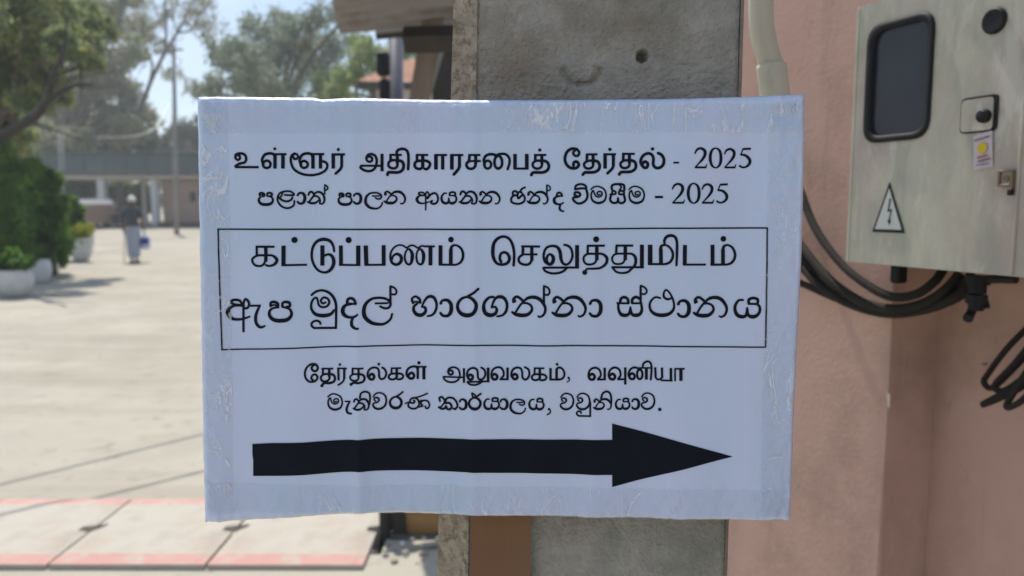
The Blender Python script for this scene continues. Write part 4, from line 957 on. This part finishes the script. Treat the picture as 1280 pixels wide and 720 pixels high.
def bare_tree():
    D = 63; root = empty('bare_tree', Vector((X(150, D), D, 0)), 'thin bare-branched tree against the sky left of the notice', 'tree')
    rnd = random.Random(9); mb = MB()
    def seg(p, w0, w1): mb.tube(spline([at_y(x, y, D+rnd.uniform(-.8, .8)) for x, y in p], 5), [w0*(1-i/(5*(len(p)-1)))*D/F/2+w1*D/F/2 for i in range(5*(len(p)-1)+1)], 6)
    seg([(150, 282), (152, 220), (172, 150), (186, 108), (203, 72), (222, 40), (245, -5), (262, -40)], 6, 2)
    seg([(203, 72), (208, 40), (206, 5), (212, -30)], 3, 1.2); seg([(222, 40), (238, 38), (250, 18), (275, -10)], 2, 1.1)
    seg([(186, 108), (190, 80), (178, 45), (182, 5), (170, -30)], 2.5, 1.1); seg([(172, 150), (150, 110), (140, 70), (150, 25), (145, -20)], 3, 1.1)
    seg([(208, 40), (196, 20), (190, -10)], 1.4, .8); seg([(140, 70), (125, 40), (122, 5)], 1.5, .8); seg([(222, 40), (216, 20), (228, -10)], 1.5, .8)
    for _ in range(60):
        x, y = rnd.uniform(120, 275), rnd.uniform(-20, 110); 
        if x > 225 and y > 60: continue
        seg([(x, y), (x+rnd.uniform(-16, 18), y-rnd.uniform(4, 18)), (x+rnd.uniform(-26, 28), y-rnd.uniform(12, 34))], .8, .35)
    mb.build('trunk', M_bark, root, smooth=True)
    leaves('crown', [at_y(x, y, D+rnd.uniform(-1, 1)) for x, y in ((205, 60), (228, 12), (190, 15), (175, 35), (245, 25), (215, 90), (262, 30), (150, 30), (250, 5), (235, 105))], [r*D/F for r in (16, 20, 22, 18, 16, 14, 22, 26, 20, 12)], 3800, 2.2*D/F, L_b, root, seed=12)
bare_tree()
tree('broadleaf_tree', 'hazy blue-green tree above the notice, left of the tin roof', 'tree', (X(345, 46), 0),
     [(280, 70, 26), (300, 95, 34), (325, 45, 30), (350, 80, 38), (375, 35, 24), (395, 70, 36), (425, 50, 22), (268, 108, 18), (345, 25, 20), (405, 20, 22), (300, 65, 26), (365, 60, 30), (250, 118, 16), (320, 100, 30), (400, 105, 30), (350, 120, 34), (440, 15, 18)], 46, 17000, 3.0, L_c, 16, seed=21, shell=.3)
tree('broadleaf_tree', 'fresh yellow-green tree under the tin roof edge, in front of the red tiles', 'tree', (X(465, 38), 0),
     [(412, 108, 22), (438, 98, 24), (462, 70, 24), (500, 75, 24), (450, 55, 16), (520, 90, 18), (478, 105, 22), (425, 120, 20), (540, 60, 25), (510, 45, 20)], 38, 12000, 3.2, L_d, 12, seed=22, shell=.2)
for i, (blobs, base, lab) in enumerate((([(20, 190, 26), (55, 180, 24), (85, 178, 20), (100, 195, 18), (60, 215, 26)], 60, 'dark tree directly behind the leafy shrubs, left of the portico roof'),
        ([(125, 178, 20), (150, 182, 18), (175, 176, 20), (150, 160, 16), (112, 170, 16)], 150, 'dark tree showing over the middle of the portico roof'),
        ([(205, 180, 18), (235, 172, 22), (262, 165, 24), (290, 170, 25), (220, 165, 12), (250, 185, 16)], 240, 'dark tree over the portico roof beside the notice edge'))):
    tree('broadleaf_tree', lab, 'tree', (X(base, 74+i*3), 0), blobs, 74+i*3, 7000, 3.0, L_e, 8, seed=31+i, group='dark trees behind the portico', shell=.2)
o = leaves('undergrowth', [at_y(x, y, 66) for x, y in ((85, 240), (105, 235), (120, 260), (145, 240), (165, 255), (178, 235), (186, 255), (95, 265), (140, 268), (176, 250))], [r*66/F for r in (16, 18, 14, 16, 14, 12, 12, 14, 12, 12)], 9000, 3.2*66/F, leaf_mat('mid_leaves', (.06, .09, .03), (.12, .16, .05), (.25, .30, .06), .2), seed=44, shell=.1)
tag(o, 'dense green undergrowth seen through the portico', 'shrubs', kind='stuff')
# far tree line closing the horizon on both sides
rl = random.Random(4)
cs = [Vector((x, rl.uniform(115, 135), rl.uniform(1, 7))) for x in np.linspace(-150, 150, 60)]
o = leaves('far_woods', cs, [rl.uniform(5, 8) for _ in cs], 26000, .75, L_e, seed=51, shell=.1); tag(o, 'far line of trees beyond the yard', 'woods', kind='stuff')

# ------------------------------------------------------------------ shrubs and pots on the left
def shrub(name, label, px, D, blobs, n, lm, seed, leafpx=3.2, group=None):
    rnd = random.Random(seed); b = Vector((X(px, D), D, 0)); root = empty(name, b, label, 'shrub', group)
    C_ = [at_y(x, y, D+rnd.uniform(-.3, .5)) for x, y, r in blobs]; leaves('foliage', C_, [r*D/F for x, y, r in blobs], n, leafpx*D/F, lm, root, seed=seed, flat_=.95, shell=.25)
    mb = MB()
    for c in C_[:5]: mb.tube([b+Vector((rnd.uniform(-.08, .08), 0, -.05)), b.lerp(c, .5)+Vector((0, 0, .1)), c], [.03, .022, .01], 6)
    mb.build('stem', M_bark, root)
shrub('leafy_shrub', 'tall dark shrub at the left edge behind the biggest pot', 5, 15.2, [(0, 300, 34), (10, 255, 34), (-25, 280, 40), (-20, 220, 36), (15, 218, 24), (22, 310, 24), (-5, 200, 30), (18, 278, 24), (5, 325, 22)], 22000, L_h, 61)
shrub('leafy_shrub', 'bright green shrub beside the tall dark one, behind the small round pot', 62, 16.5, [(55, 310, 26), (60, 275, 24), (45, 240, 24), (68, 255, 16), (72, 300, 18), (74, 320, 15), (40, 215, 18), (48, 290, 22), (40, 320, 22), (70, 278, 15), (60, 228, 16)], 20000, L_h, 62)
shrub('leafy_shrub', 'low shrub behind the pot of yellow leaves', 92, 21, [(95, 268, 12), (88, 255, 10), (98, 282, 10), (90, 275, 12), (84, 290, 10)], 3500, L_h, 63)
def pot(px, ptop, pbot, wpx, label, plant=None, square=False, seed=0):
    g = ground(px, pbot); D = g.y; r = wpx*D/F/2; h = (pbot-ptop)*D/F*1.0
    root = empty('planter', Vector((g.x, D+r*.6, 0)), label, 'plant pot', 'white cement pots along the drive'); c = Vector(root.location); mb = MB()
    if square:
        prof = [(.72, 0), (.74, .03), (.95, .7), (1.0, .8), (1.0, 1.0), (.88, 1.0), (.84, .85), (.3, .84)]
        mb.lathe([(q*r*1.15, z*h) for q, z in prof], c, 4, rot=Matrix.Rotation(math.pi/4, 3, 'Z'))
    else:
        prof = [(.45, 0), (.62, .06), (.88, .28), (1.0, .55), (.97, .8), (.84, .95), (.86, 1.0), (.76, 1.0), (.72, .9), (.2, .88)]
        mb.lathe([(q*r, z*h) for q, z in prof], c, 26)
    mb.build('bowl', M_pot, root, smooth=not square)
    mb = MB(); mb.lathe([(r*.74, h*.86), (r*.5, h*.9), (.01, h*.91)], c, 14); mb.build('soil', M_soil, root)
    if plant:
        b = c+Vector((0, 0, h)); e = empty('potted_plant', b, plant, 'plant')
        leaves('foliage', [b+Vector((0, 0, h*.25)), b+Vector((-r*.5, 0, h*.15)), b+Vector((r*.5, 0, h*.3))], [r*.8, r*.6, r*.6], 900, .07, L_y if 'yellow' in plant else L_h, e, seed=seed)
        mb = MB(); 
        for k in range(4): mb.tube([b-Vector((0, 0, h*.1)), b+Vector(((k-1.5)*r*.3, 0, h*.35))], [.012, .006], 5)
        mb.build('stem', M_bark, e)
pot(10, 338, 373, 46, 'largest white bowl planter, cut by the left edge of the photo', 'low green plant in the largest bowl planter', seed=71)
pot(47, 325, 355, 26, 'small rounded white pot between the two shrubs', seed=72)
pot(98, 298, 328, 26, 'grey-white pot farther back holding the yellow-leaved plant', 'bright yellow-green leafy plant in the middle pot', seed=73)
pot(107, 290, 314, 16, 'small white pot just behind the one with yellow leaves', 'pale yellow plant in the smallest, farthest pot', seed=74)

# ------------------------------------------------------------------ portico building
def portico():
    D = 52; x0, x1 = X(62, D), X(420, D); zc = at_y(100, 219, D).z; zt = at_y(100, 193, D).z; zr = at_y(100, 222, D).z
    root = empty('portico_building', Vector((X(180, D), D, 0)), 'low pink building with dark flat fascia and white columns across the yard', 'building')
    def bx(a, b, y0, y1, z0, z1, name, m, bev=.02):
        mb = MB(); mb.box(((a+b)/2, (y0+y1)/2, (z0+z1)/2), (b-a, y1-y0, z1-z0), bev=bev); return mb.build(name, m, root)
    bx(x0, x1, D-.4, D+7, zc, zt, 'fascia', M_fascia); bx(x0+.2, x1-.2, D-.1, D+6.8, zr-.05, zc-.004, 'ceiling_beam', M_cream)
    n = 14
    for i in range(n):
        a = x0+(x1-x0)*i/n; bx(a+.02, a+(x1-x0)/n-.02, D-.46, D-.405, zc+.05, zt-.05, 'fascia_panel', M_fascia, .01)
    bx(x0-.2, x1+.2, D-.7, D+7.2, zt+.003, zt+.10, 'roof_edge', M_fascia)
    for px, wpx in ((125, 9), (160, 5), (191, 8)):
        mb = MB(); c = X(px, D); w_ = wpx*D/F
        mb.box((c, D+.4+(2 if wpx == 5 else 0), (zr-.06)/2), (w_, w_, zr-.07), bev=.03); mb.box((c, D+.4+(2 if wpx == 5 else 0), .25), (w_*1.3, w_*1.3, .3), bev=.03)
        mb.build('column', M_cream if wpx == 5 else mat('white_column', (.55, .55, .56), (.62, .62, .62), rough=.8), root)
    bx(X(197, D), x1-.3, D+.8, D+6.5, 0, zr-.06, 'wall', M_pinkfar)
    bx(x0+1, X(196, D), D+.2, D+6.5, 0, .16, 'plinth', M_grey)
    bx(X(196, D)+.05, x1, D-.2, D+.75, 0, .34, 'plinth', mat('dark_step', (.06, .055, .05), (.08, .07, .065)))
    w1 = bx(X(232, D), X(239, D), D+.72, D+.795, at_y(235, 252, D).z, at_y(235, 240, D).z, 'window', M_glass)
    mb = MB(); mb.box((X(300, D), D+.76, 1.1), (1.0, .08, 2.1), bev=.01); mb.build('door', M_dkwood, root)
    # low things parked under the roof
portico()
def utility_pole():
    D = 40; b = Vector((X(219, D), D, 0)); root = empty('utility_pole', b, 'slim grey pole standing before the portico, left of the notice', 'pole')
    mb = MB(); t = at_y(217, 55, D); mb.tube([b-Vector((0, 0, .3)), b.lerp(t, .5), t], [.13, .11, .085], 10); mb.build('shaft', M_grey, root, smooth=True)
    mb = MB(); mb.box(t+Vector((0, -.1, -.3)), (1.0, .1, .1), bev=.01); mb.build('cross_arm', M_grey, root)
    b = Vector((X(76, 34), 34, 0)); root = empty('utility_pole', b, 'bluish post rising from behind the shrubs', 'pole'); mb = MB()
    mb.tube([b-Vector((0, 0, .3)), at_y(76, 165, 34)], [.12, .10], 10); mb.build('shaft', M_grey, root, smooth=True)
    # sagging wire from the pole
    P = spline([at_y(212, 130, 40), at_y(196, 158, 36), at_y(170, 170, 32), at_y(120, 172, 26)], 6); mb = MB(); mb.tube(P, .03, 6)
    o = mb.build('service_wire', M_steel); tag(o, 'pale wire sagging from the slim grey pole towards the left trees', 'wire')
utility_pole()
def motorbike_row():
    rnd = random.Random(5)
    for i, (px, D) in enumerate(((112, 49), (138, 49.5), (152, 49.2))):
        b = Vector((X(px, D), D, 0)); root = empty('motorbike', b, ['motorbike parked left of the first white column', 'motorbike parked right of the first white column', 'motorbike parked nearest the middle column'][i], 'motorbike', 'motorbikes under the portico')
        for s in (-1, 1):
            mb = MB(); P = [b+Vector((s*.62+.28*math.cos(q), 0, .3+.28*math.sin(q))) for q in np.linspace(0, 2*math.pi, 17)]; mb.tube(P, .05, 6); mb.build('wheel', M_black, root)
        mb = MB(); mb.tube([b+Vector((-.6, 0, .35)), b+Vector((-.1, 0, .55)), b+Vector((.3, 0, .62)), b+Vector((.45, 0, .95))], [.08, .15, .13, .05], 8); mb.build('body', mat('bike_paint', [(.3, .04, .04), (.05, .05, .07), (.05, .06, .12)][i], rough=.3), root)
        mb = MB(); mb.tube([b+Vector((-.7, 0, .75)), b+Vector((-.2, 0, .78)), b+Vector((.1, 0, .74))], [.08, .12, .07], 8); mb.build('saddle', M_black, root)
        mb = MB(); mb.tube([b+Vector((.42, -.3, 1.02)), b+Vector((.46, 0, .98)), b+Vector((.42, .3, 1.02))], .02, 6); mb.tube([b+Vector((.62, 0, .3)), b+Vector((.42, 0, 1.0))], .035, 6); mb.build('handlebar', M_steel, root)
motorbike_row()
def three_wheeler():
    D = 46; b = Vector((X(84, D), D, 0)); root = empty('parked_van', b, 'small dull brown van with pale roof, half hidden behind the shrubs', 'van')
    S = [(-.95, .35), (-.98, .9), (-.88, 1.55), (-.75, 1.78), (.75, 1.78), (.9, 1.5), (1.0, .95), (.98, .35)]
    mb = MB(); L = 3.6; y0 = b.y; ring = [Vector((b.x+x, y0, z)) for x, z in S]; prism(mb, ring, Vector((0, L, 0))); mb.build('body', mat('van_dull_brown', (.24, .16, .12), (.28, .19, .15), rough=.4), root)
    mb = MB(); ring = [Vector((b.x+x*1.01, y0-.02, z+.01)) for x, z in [(-.88, 1.45), (-.76, 1.82), (.76, 1.82), (.9, 1.45)]]; prism(mb, ring, Vector((0, L+.04, 0))); mb.build('roof', M_white, root)
    mb = MB(); prism(mb, [Vector((b.x+x, y0-.03, z)) for x, z in [(-.85, 1.0), (-.78, 1.42), (.78, 1.42), (.86, 1.0)]], Vector((0, .02, 0))); mb.build('window', M_glass, root)
    for x in (-.8, .8):
        for y in (.7, 2.8):
            mb = MB(); mb.lathe([(.3, -.1), (.32, 0), (.3, .1)], (b.x+x, y0+y, .3), 16, rot=Matrix.Rotation(math.pi/2, 3, 'Y')); mb.build('wheel', M_black, root)
    for x in (-.75, .75): mb = MB(); mb.box((b.x+x, y0-.02, .75), (.2, .05, .14), bev=.02); mb.build('tail_light', mat('red_lens', (.4, .02, .02), rough=.2), root)
three_wheeler()

# ------------------------------------------------------------------ the walking person
def skin_mesh(name, verts, edges, m, parent, sub=2, root=0):
    me = bpy.data.meshes.new(name); me.from_pydata([v[0] for v in verts], edges, []); me.materials.append(m); o = bpy.data.objects.new(name, me); COL.objects.link(o)
    o.parent = parent; sk = o.modifiers.new('skin', 'SKIN'); sk.use_smooth_shade = True
    for i, v in enumerate(verts):
        r = v[1]; r = (r, r) if not isinstance(r, tuple) else r; me.skin_vertices[0].data[i].radius = r; me.skin_vertices[0].data[i].use_root = (i == root)
    sb = o.modifiers.new('sub', 'SUBSURF'); sb.levels = sub; sb.render_levels = sub
    return o
def person():
    g = ground(168, 328); s = 1.0
    root = empty('person', Vector((g.x, g.y, 0)), 'person walking away in a dark shirt, pale blue sarong and white cap, stick in hand', 'person')
    M_skin = mat('brown_skin', (.12, .065, .04), (.14, .08, .05), rough=.6, scale=5)
    M_shirt = mat('slate_shirt', (.055, .065, .085), (.075, .085, .105), rough=.9, scale=9); M_sar = mat('pale_blue_sarong', (.30, .34, .44), (.38, .42, .52), rough=.9, scale=3, stretch=(8, 8, .5))
    V = []; Ed = []
    def chain(pts, link=None):
        st = len(V)
        for p, r in pts: V.append((p, r))
        if link is not None: Ed.append((link, st))
        for i in range(st, len(V)-1): Ed.append((i, i+1))
        return len(V)-1
    chain([((0, 0, .92), .10), ((0, 0, 1.08), .085), ((0, .01, 1.25), .09), ((0, 0, 1.36), .075), ((0, .01, 1.43), .05), ((0, .02, 1.50), (.062, .07)), ((0, .03, 1.57), (.072, .085)), ((0, .025, 1.64), (.055, .065))])
    for sd in (-1, 1):
        chain([((sd*.085, 0, .86), .085), ((sd*.08, .03*sd, .48), .055), ((sd*.075, -.06*sd, .10), .034), ((sd*.078, -.03*sd, .045), .034), ((sd*.085, .11-.03*sd, .03), .026)], 0)
    hands = []
    for sd in (-1, 1):
        e = chain([((sd*.16, 0, 1.36), .05), ((sd*.215, -.01, 1.24), .042), ((sd*.245, -.02, 1.08), .036), ((sd*.255, .05, .92), .028), ((sd*.258, .075, .86), .022), ((sd*.258, .085, .82), (.018, .034))], 3)
        for k in range(4):
            y = .055+.02*k; L = (.060, .070, .066, .052)[k]
            chain([((sd*.258, y, .785), .0095), ((sd*.250, y+.004, .785-L*.5), .009), ((sd*.238, y+.004, .785-L*.8), .008)], e)
        chain([((sd*.240, .105, .83), .010), ((sd*.228, .12, .80), .0085)], e); hands.append(V[e][0])
    body = skin_mesh('body', V, Ed, M_skin, root, 2)
    mb = MB(); 
    for sd in (-1, 1):
        mb.lathe([(.018, -.012), (.018, .012)], (sd*.078, .035, 1.57), 8, rot=Matrix.Rotation(math.pi/2, 3, 'Y')); o = mb.build('ear', M_skin); o.parent = root; mb = MB()
    mb.lathe([(.010, 0), (.012, .012), (.004, .022)], (0, .115, 1.555), 8, rot=Matrix.Rotation(-math.pi/2, 3, 'X')); o = mb.build('nose', M_skin); o.parent = root
    V2, E2 = [], []; V, Ed = V2, E2
    V2 += [((0, 0, .90), .165), ((0, 0, 1.05), .155), ((0, .01, 1.22), .165), ((0, 0, 1.36), .115), ((0, .01, 1.42), .065)]; E2 += [(0, 1), (1, 2), (2, 3), (3, 4)]
    for sd in (-1, 1):
        n0 = len(V2); V2 += [((sd*.17, 0, 1.36), .068), ((sd*.222, -.01, 1.24), .062), ((sd*.242, -.017, 1.12), .058)]; E2 += [(3, n0), (n0, n0+1), (n0+1, n0+2)]
    skin_mesh('shirt', V2, E2, M_shirt, root, 2)
    mb = MB(); n = 40; rows = [(.135, .17, .94), (.155, .185, .80), (.145, .175, .55), (.13, .155, .30), (.125, .145, .14)]
    vs = []
    for j, (ry, rx, z) in enumerate(rows):
        for k in range(n):
            q = 2*math.pi*k/n; f = 1+.035*j*math.sin(q*9)*.5; vs.append((rx*math.cos(q)*f, .01+ry*math.sin(q)*f, z))
    mb.add(vs, [(j*n+(k+1) % n, j*n+k, (j+1)*n+k, (j+1)*n+(k+1) % n) for j in range(len(rows)-1) for k in range(n)]); o = mb.build('sarong', M_sar, None, smooth=True); o.parent = root
    mb = MB(); mb.lathe([(.078, 1.595), (.098, 1.60), (.10, 1.64), (.088, 1.69), (.05, 1.72), (.01, 1.727)], (0, .02, 0), 20); o = mb.build('cap', M_white, None, smooth=True); o.parent = root
    mb = MB(); 
    for sd in (-1, 1):
        mb.box((sd*.08, .05-.03*sd, .012), (.09, .26, .022), bev=.01); o = mb.build('sandal', M_black); o.parent = root; mb = MB()
    root.rotation_euler.z = math.radians(4)
    h = Vector(root.location)
    # bag in the right hand, stick in the left
    c = h+Vector((.275, .09, .80)); e = empty('carrier_bag', c-Vector((0, 0, .42)), 'blue and white carrier bag hanging from the walking person', 'bag'); mb = MB()
    mb.lathe([(.075, -.46), (.11, -.44), (.125, -.32), (.105, -.16), (.04, -.06)], c, 12); mb.build('bag_body', mat('bag_pale', (.45, .52, .66), (.52, .58, .70), rough=.35), e, smooth=True)
    mb = MB(); mb.lathe([(.129, -.33), (.124, -.30), (.118, -.20), (.10, -.15)], c+Vector((-.006, -.004, 0)), 12); mb.build('blue_panel', mat('bag_blue', (.03, .05, .30)), e, smooth=True)
    mb = MB(); mb.tube([c+Vector((-.03, 0, -.1)), c+Vector((-.015, 0, .0)), c+Vector((.0, 0, .0)), c+Vector((.03, 0, -.1))], .006, 5); mb.build('bag_handle', mat('bag_pale_b', (.5, .55, .68)), e)
    c = h+Vector((-.262, .08, .80)); e = empty('walking_stick', Vector((c.x-.05, c.y+.05, 0)), 'thin brown walking stick in the person\'s left hand', 'stick'); mb = MB(); mb.tube([Vector((c.x-.07, c.y+.06, 0)), c, c+Vector((.01, 0, .06))], .011, 7); mb.build('shaft', M_wood, e)
    mb = MB(); mb.tube([c+Vector((.01, 0, .05)), c+Vector((.01, .03, .09)), c+Vector((.01, .08, .08))], .013, 7); mb.build('grip', M_wood, e)
person()

# ------------------------------------------------------------------ kiosk with tin roof, posts and tiled roof (behind the notice, top centre)
def kiosk():
    D = 4.6; root = empty('tin_roof_shelter', Vector((at_y(560, 0, D).x, D, 0)), 'weathered timber shelter with rusty corrugated tin roof beside the concrete pole', 'shelter')
    # corrugated sheets seen from below, sloping down towards the yard on the left
    a, b = at_y(425, 40, D), at_y(590, 27, D); c, d = at_y(412, -18, D-1.5), at_y(590, -60, D-1.5)
    def sheet(s0, s1, name):
        mb = MB(); nx, ny = 4, 104; V = []
        for i in range(nx+1):
            for j in range(ny+1):
                s = s0+(s1-s0)*i/nx; p = a.lerp(b, s).lerp(c.lerp(d, s), j/ny); V.append(p+Vector((0, 0, .034*math.sin(j/ny*2*math.pi*6))))
        top = [v+Vector((0, 0, .004)) for v in V]; L = ny+1
        fs = [(i*L+j, i*L+j+1, (i+1)*L+j+1, (i+1)*L+j) for i in range(nx) for j in range(ny)]; N = len(V)
        mb.add(V+top, fs+[tuple(N+k for k in reversed(f)) for f in fs]); mb.build(name, M_tin, root)
    sheet(0, .5, 'tin_sheet'); sheet(.49, 1, 'tin_sheet')
    def beam(p, q, w_, name, m): 
        mb = MB(); mb.tube([p, q], w_*.7071, 4); return mb.build(name, m, root)
    k = D/F
    beam(at_y(552, -40, D-.3), at_y(490, 330, D-.3), 17*k, 'post', M_wood)
    beam(at_y(505, 50, D-.6), at_y(640, 46, D-.6), 20*k, 'cross_beam', M_dkwood)
    beam(at_y(470, 44, D+.05), at_y(610, 30, D+.05), 8*k, 'purlin', M_dkwood)
    beam(at_y(552, 58, D-.2), at_y(528, 140, D-.2), 6*k, 'brace', M_grey)
    mb = MB(); mb.box((at_y(610, 200, D+.5).x, D+.5, 1.3), (at_y(685, 200, D).x-at_y(533, 200, D).x, .06, 2.7), bev=.01); mb.build('shaded_interior_board', M_dkwood, root)  # dark board; the shelter's interior shade is put into its colour
    r2 = empty('grey_post', Vector((at_y(494, 0, 6).x, 6, 0)), 'slim grey metal post with a black fitting under the tin roof', 'post')
    mb = MB(); mb.tube([Vector((at_y(494, 0, 6).x, 6, -.2)), at_y(494, 30, 6)], 9*6/F, 10); mb.build('shaft', mat('bluegrey_metal', (.13, .13, .16), (.17, .17, .20), rough=.5, metal=.3), r2, smooth=True)
    mb = MB(); mb.box(at_y(479, 80, 5.9), (15*6/F, .10, 30*6/F), bev=.02); mb.box(at_y(481, 112, 5.9), (13*6/F, .08, 26*6/F), bev=.02); mb.build('fitting', M_black, r2)
    # red tiled roof farther back
    D2 = 24; r3 = empty('tiled_house', Vector((at_y(500, 0, D2).x, D2, 0)), 'small house with sunlit red tile roof behind the tin shelter', 'house')
    P = [at_y(445, 104, D2), at_y(560, 112, D2), at_y(560, 78, D2+3), at_y(500, 86, D2+3)]; mb = MB()
    P = [at_y(446, 103, D2), at_y(600, 108, D2), at_y(600, 68, D2+3.5), at_y(506, 77, D2+3.5)]
    for j in range(8):
        for i in range(26):
            s0, s1, t0, t1 = i/26+.003, (i+1)/26-.002, j/8, (j+1)/8+.03
            q = lambda s, t: P[0].lerp(P[1], s).lerp(P[3].lerp(P[2], s), t)
            h0 = Vector((0, -.02, .05)); A_ = [q(s0, t0)+h0, q(s1, t0)+h0, q(s1, t1), q(s0, t1)]; m_ = (A_[0]+A_[1])/2+Vector((0, 0, .035)); n_ = (A_[2]+A_[3])/2+Vector((0, 0, .035))
            mb.add([A_[0], m_, A_[1], A_[2], n_, A_[3]], [(0, 1, 4, 5), (1, 2, 3, 4)])
    o = mb.build('roof_tiles', M_tile, r3); o['kind'] = 'stuff'
    mb = MB(); mb.box(((P[0].x+P[1].x)/2+.2, D2+2.2, P[0].z/2-.02), (P[1].x-P[0].x-.6, 3.2, P[0].z), bev=.02); mb.build('wall', M_cream, r3)
    mb = MB(); mb.box(((P[0].x+P[1].x)/2, D2-.02, P[0].z-.1), (P[1].x-P[0].x, .08, .22), bev=.01); mb.build('eaves_board', M_dkwood, r3)
kiosk()

# ------------------------------------------------------------------ overhead wires whose shadows cross the yard
def wires():
    H = 4.2
    for i, (p, q) in enumerate((((0, 606), (245, 545)), ((0, 653), (250, 590)))):
        a, b = ground(*p), ground(*q); d = (b-a).normalized(); off = SUNV*(H/SUNV.z)
        P = [a-d*9+off, a+off, b+off, b+d*9+off]; mb = MB(); mb.tube(P, .013, 8); o = mb.build('overhead_cable', M_cable, smooth=True)
        tag(o, ['overhead cable whose thin shadow falls farther up the yard', 'overhead cable whose thin shadow crosses the pink edge'][i], 'cable', 'overhead cables above the yard')
wires()

# ------------------------------------------------------------------ air: sunlit haze over the yard
def haze():
    m = bpy.data.materials.new('haze_air'); m.use_nodes = True; t = m.node_tree; t.nodes.remove(t.nodes['Principled BSDF']); o_ = [n for n in t.nodes if n.type == 'OUTPUT_MATERIAL'][0]
    v = t.nodes.new('ShaderNodeVolumePrincipled'); v.inputs['Color'].default_value = (.93, .96, .98, 1); v.inputs['Density'].default_value = HAZE; v.inputs['Anisotropy'].default_value = .3
    t.links.new(v.outputs[0], o_.inputs['Volume'])
    mb = MB(); mb.box((0, 600, 14.5), (1810, 1810, 31.0)); o = mb.build('haze', m); tag(o, 'thin pale haze in the air over the yard', kind='stuff')
HAZE = .0019
haze()
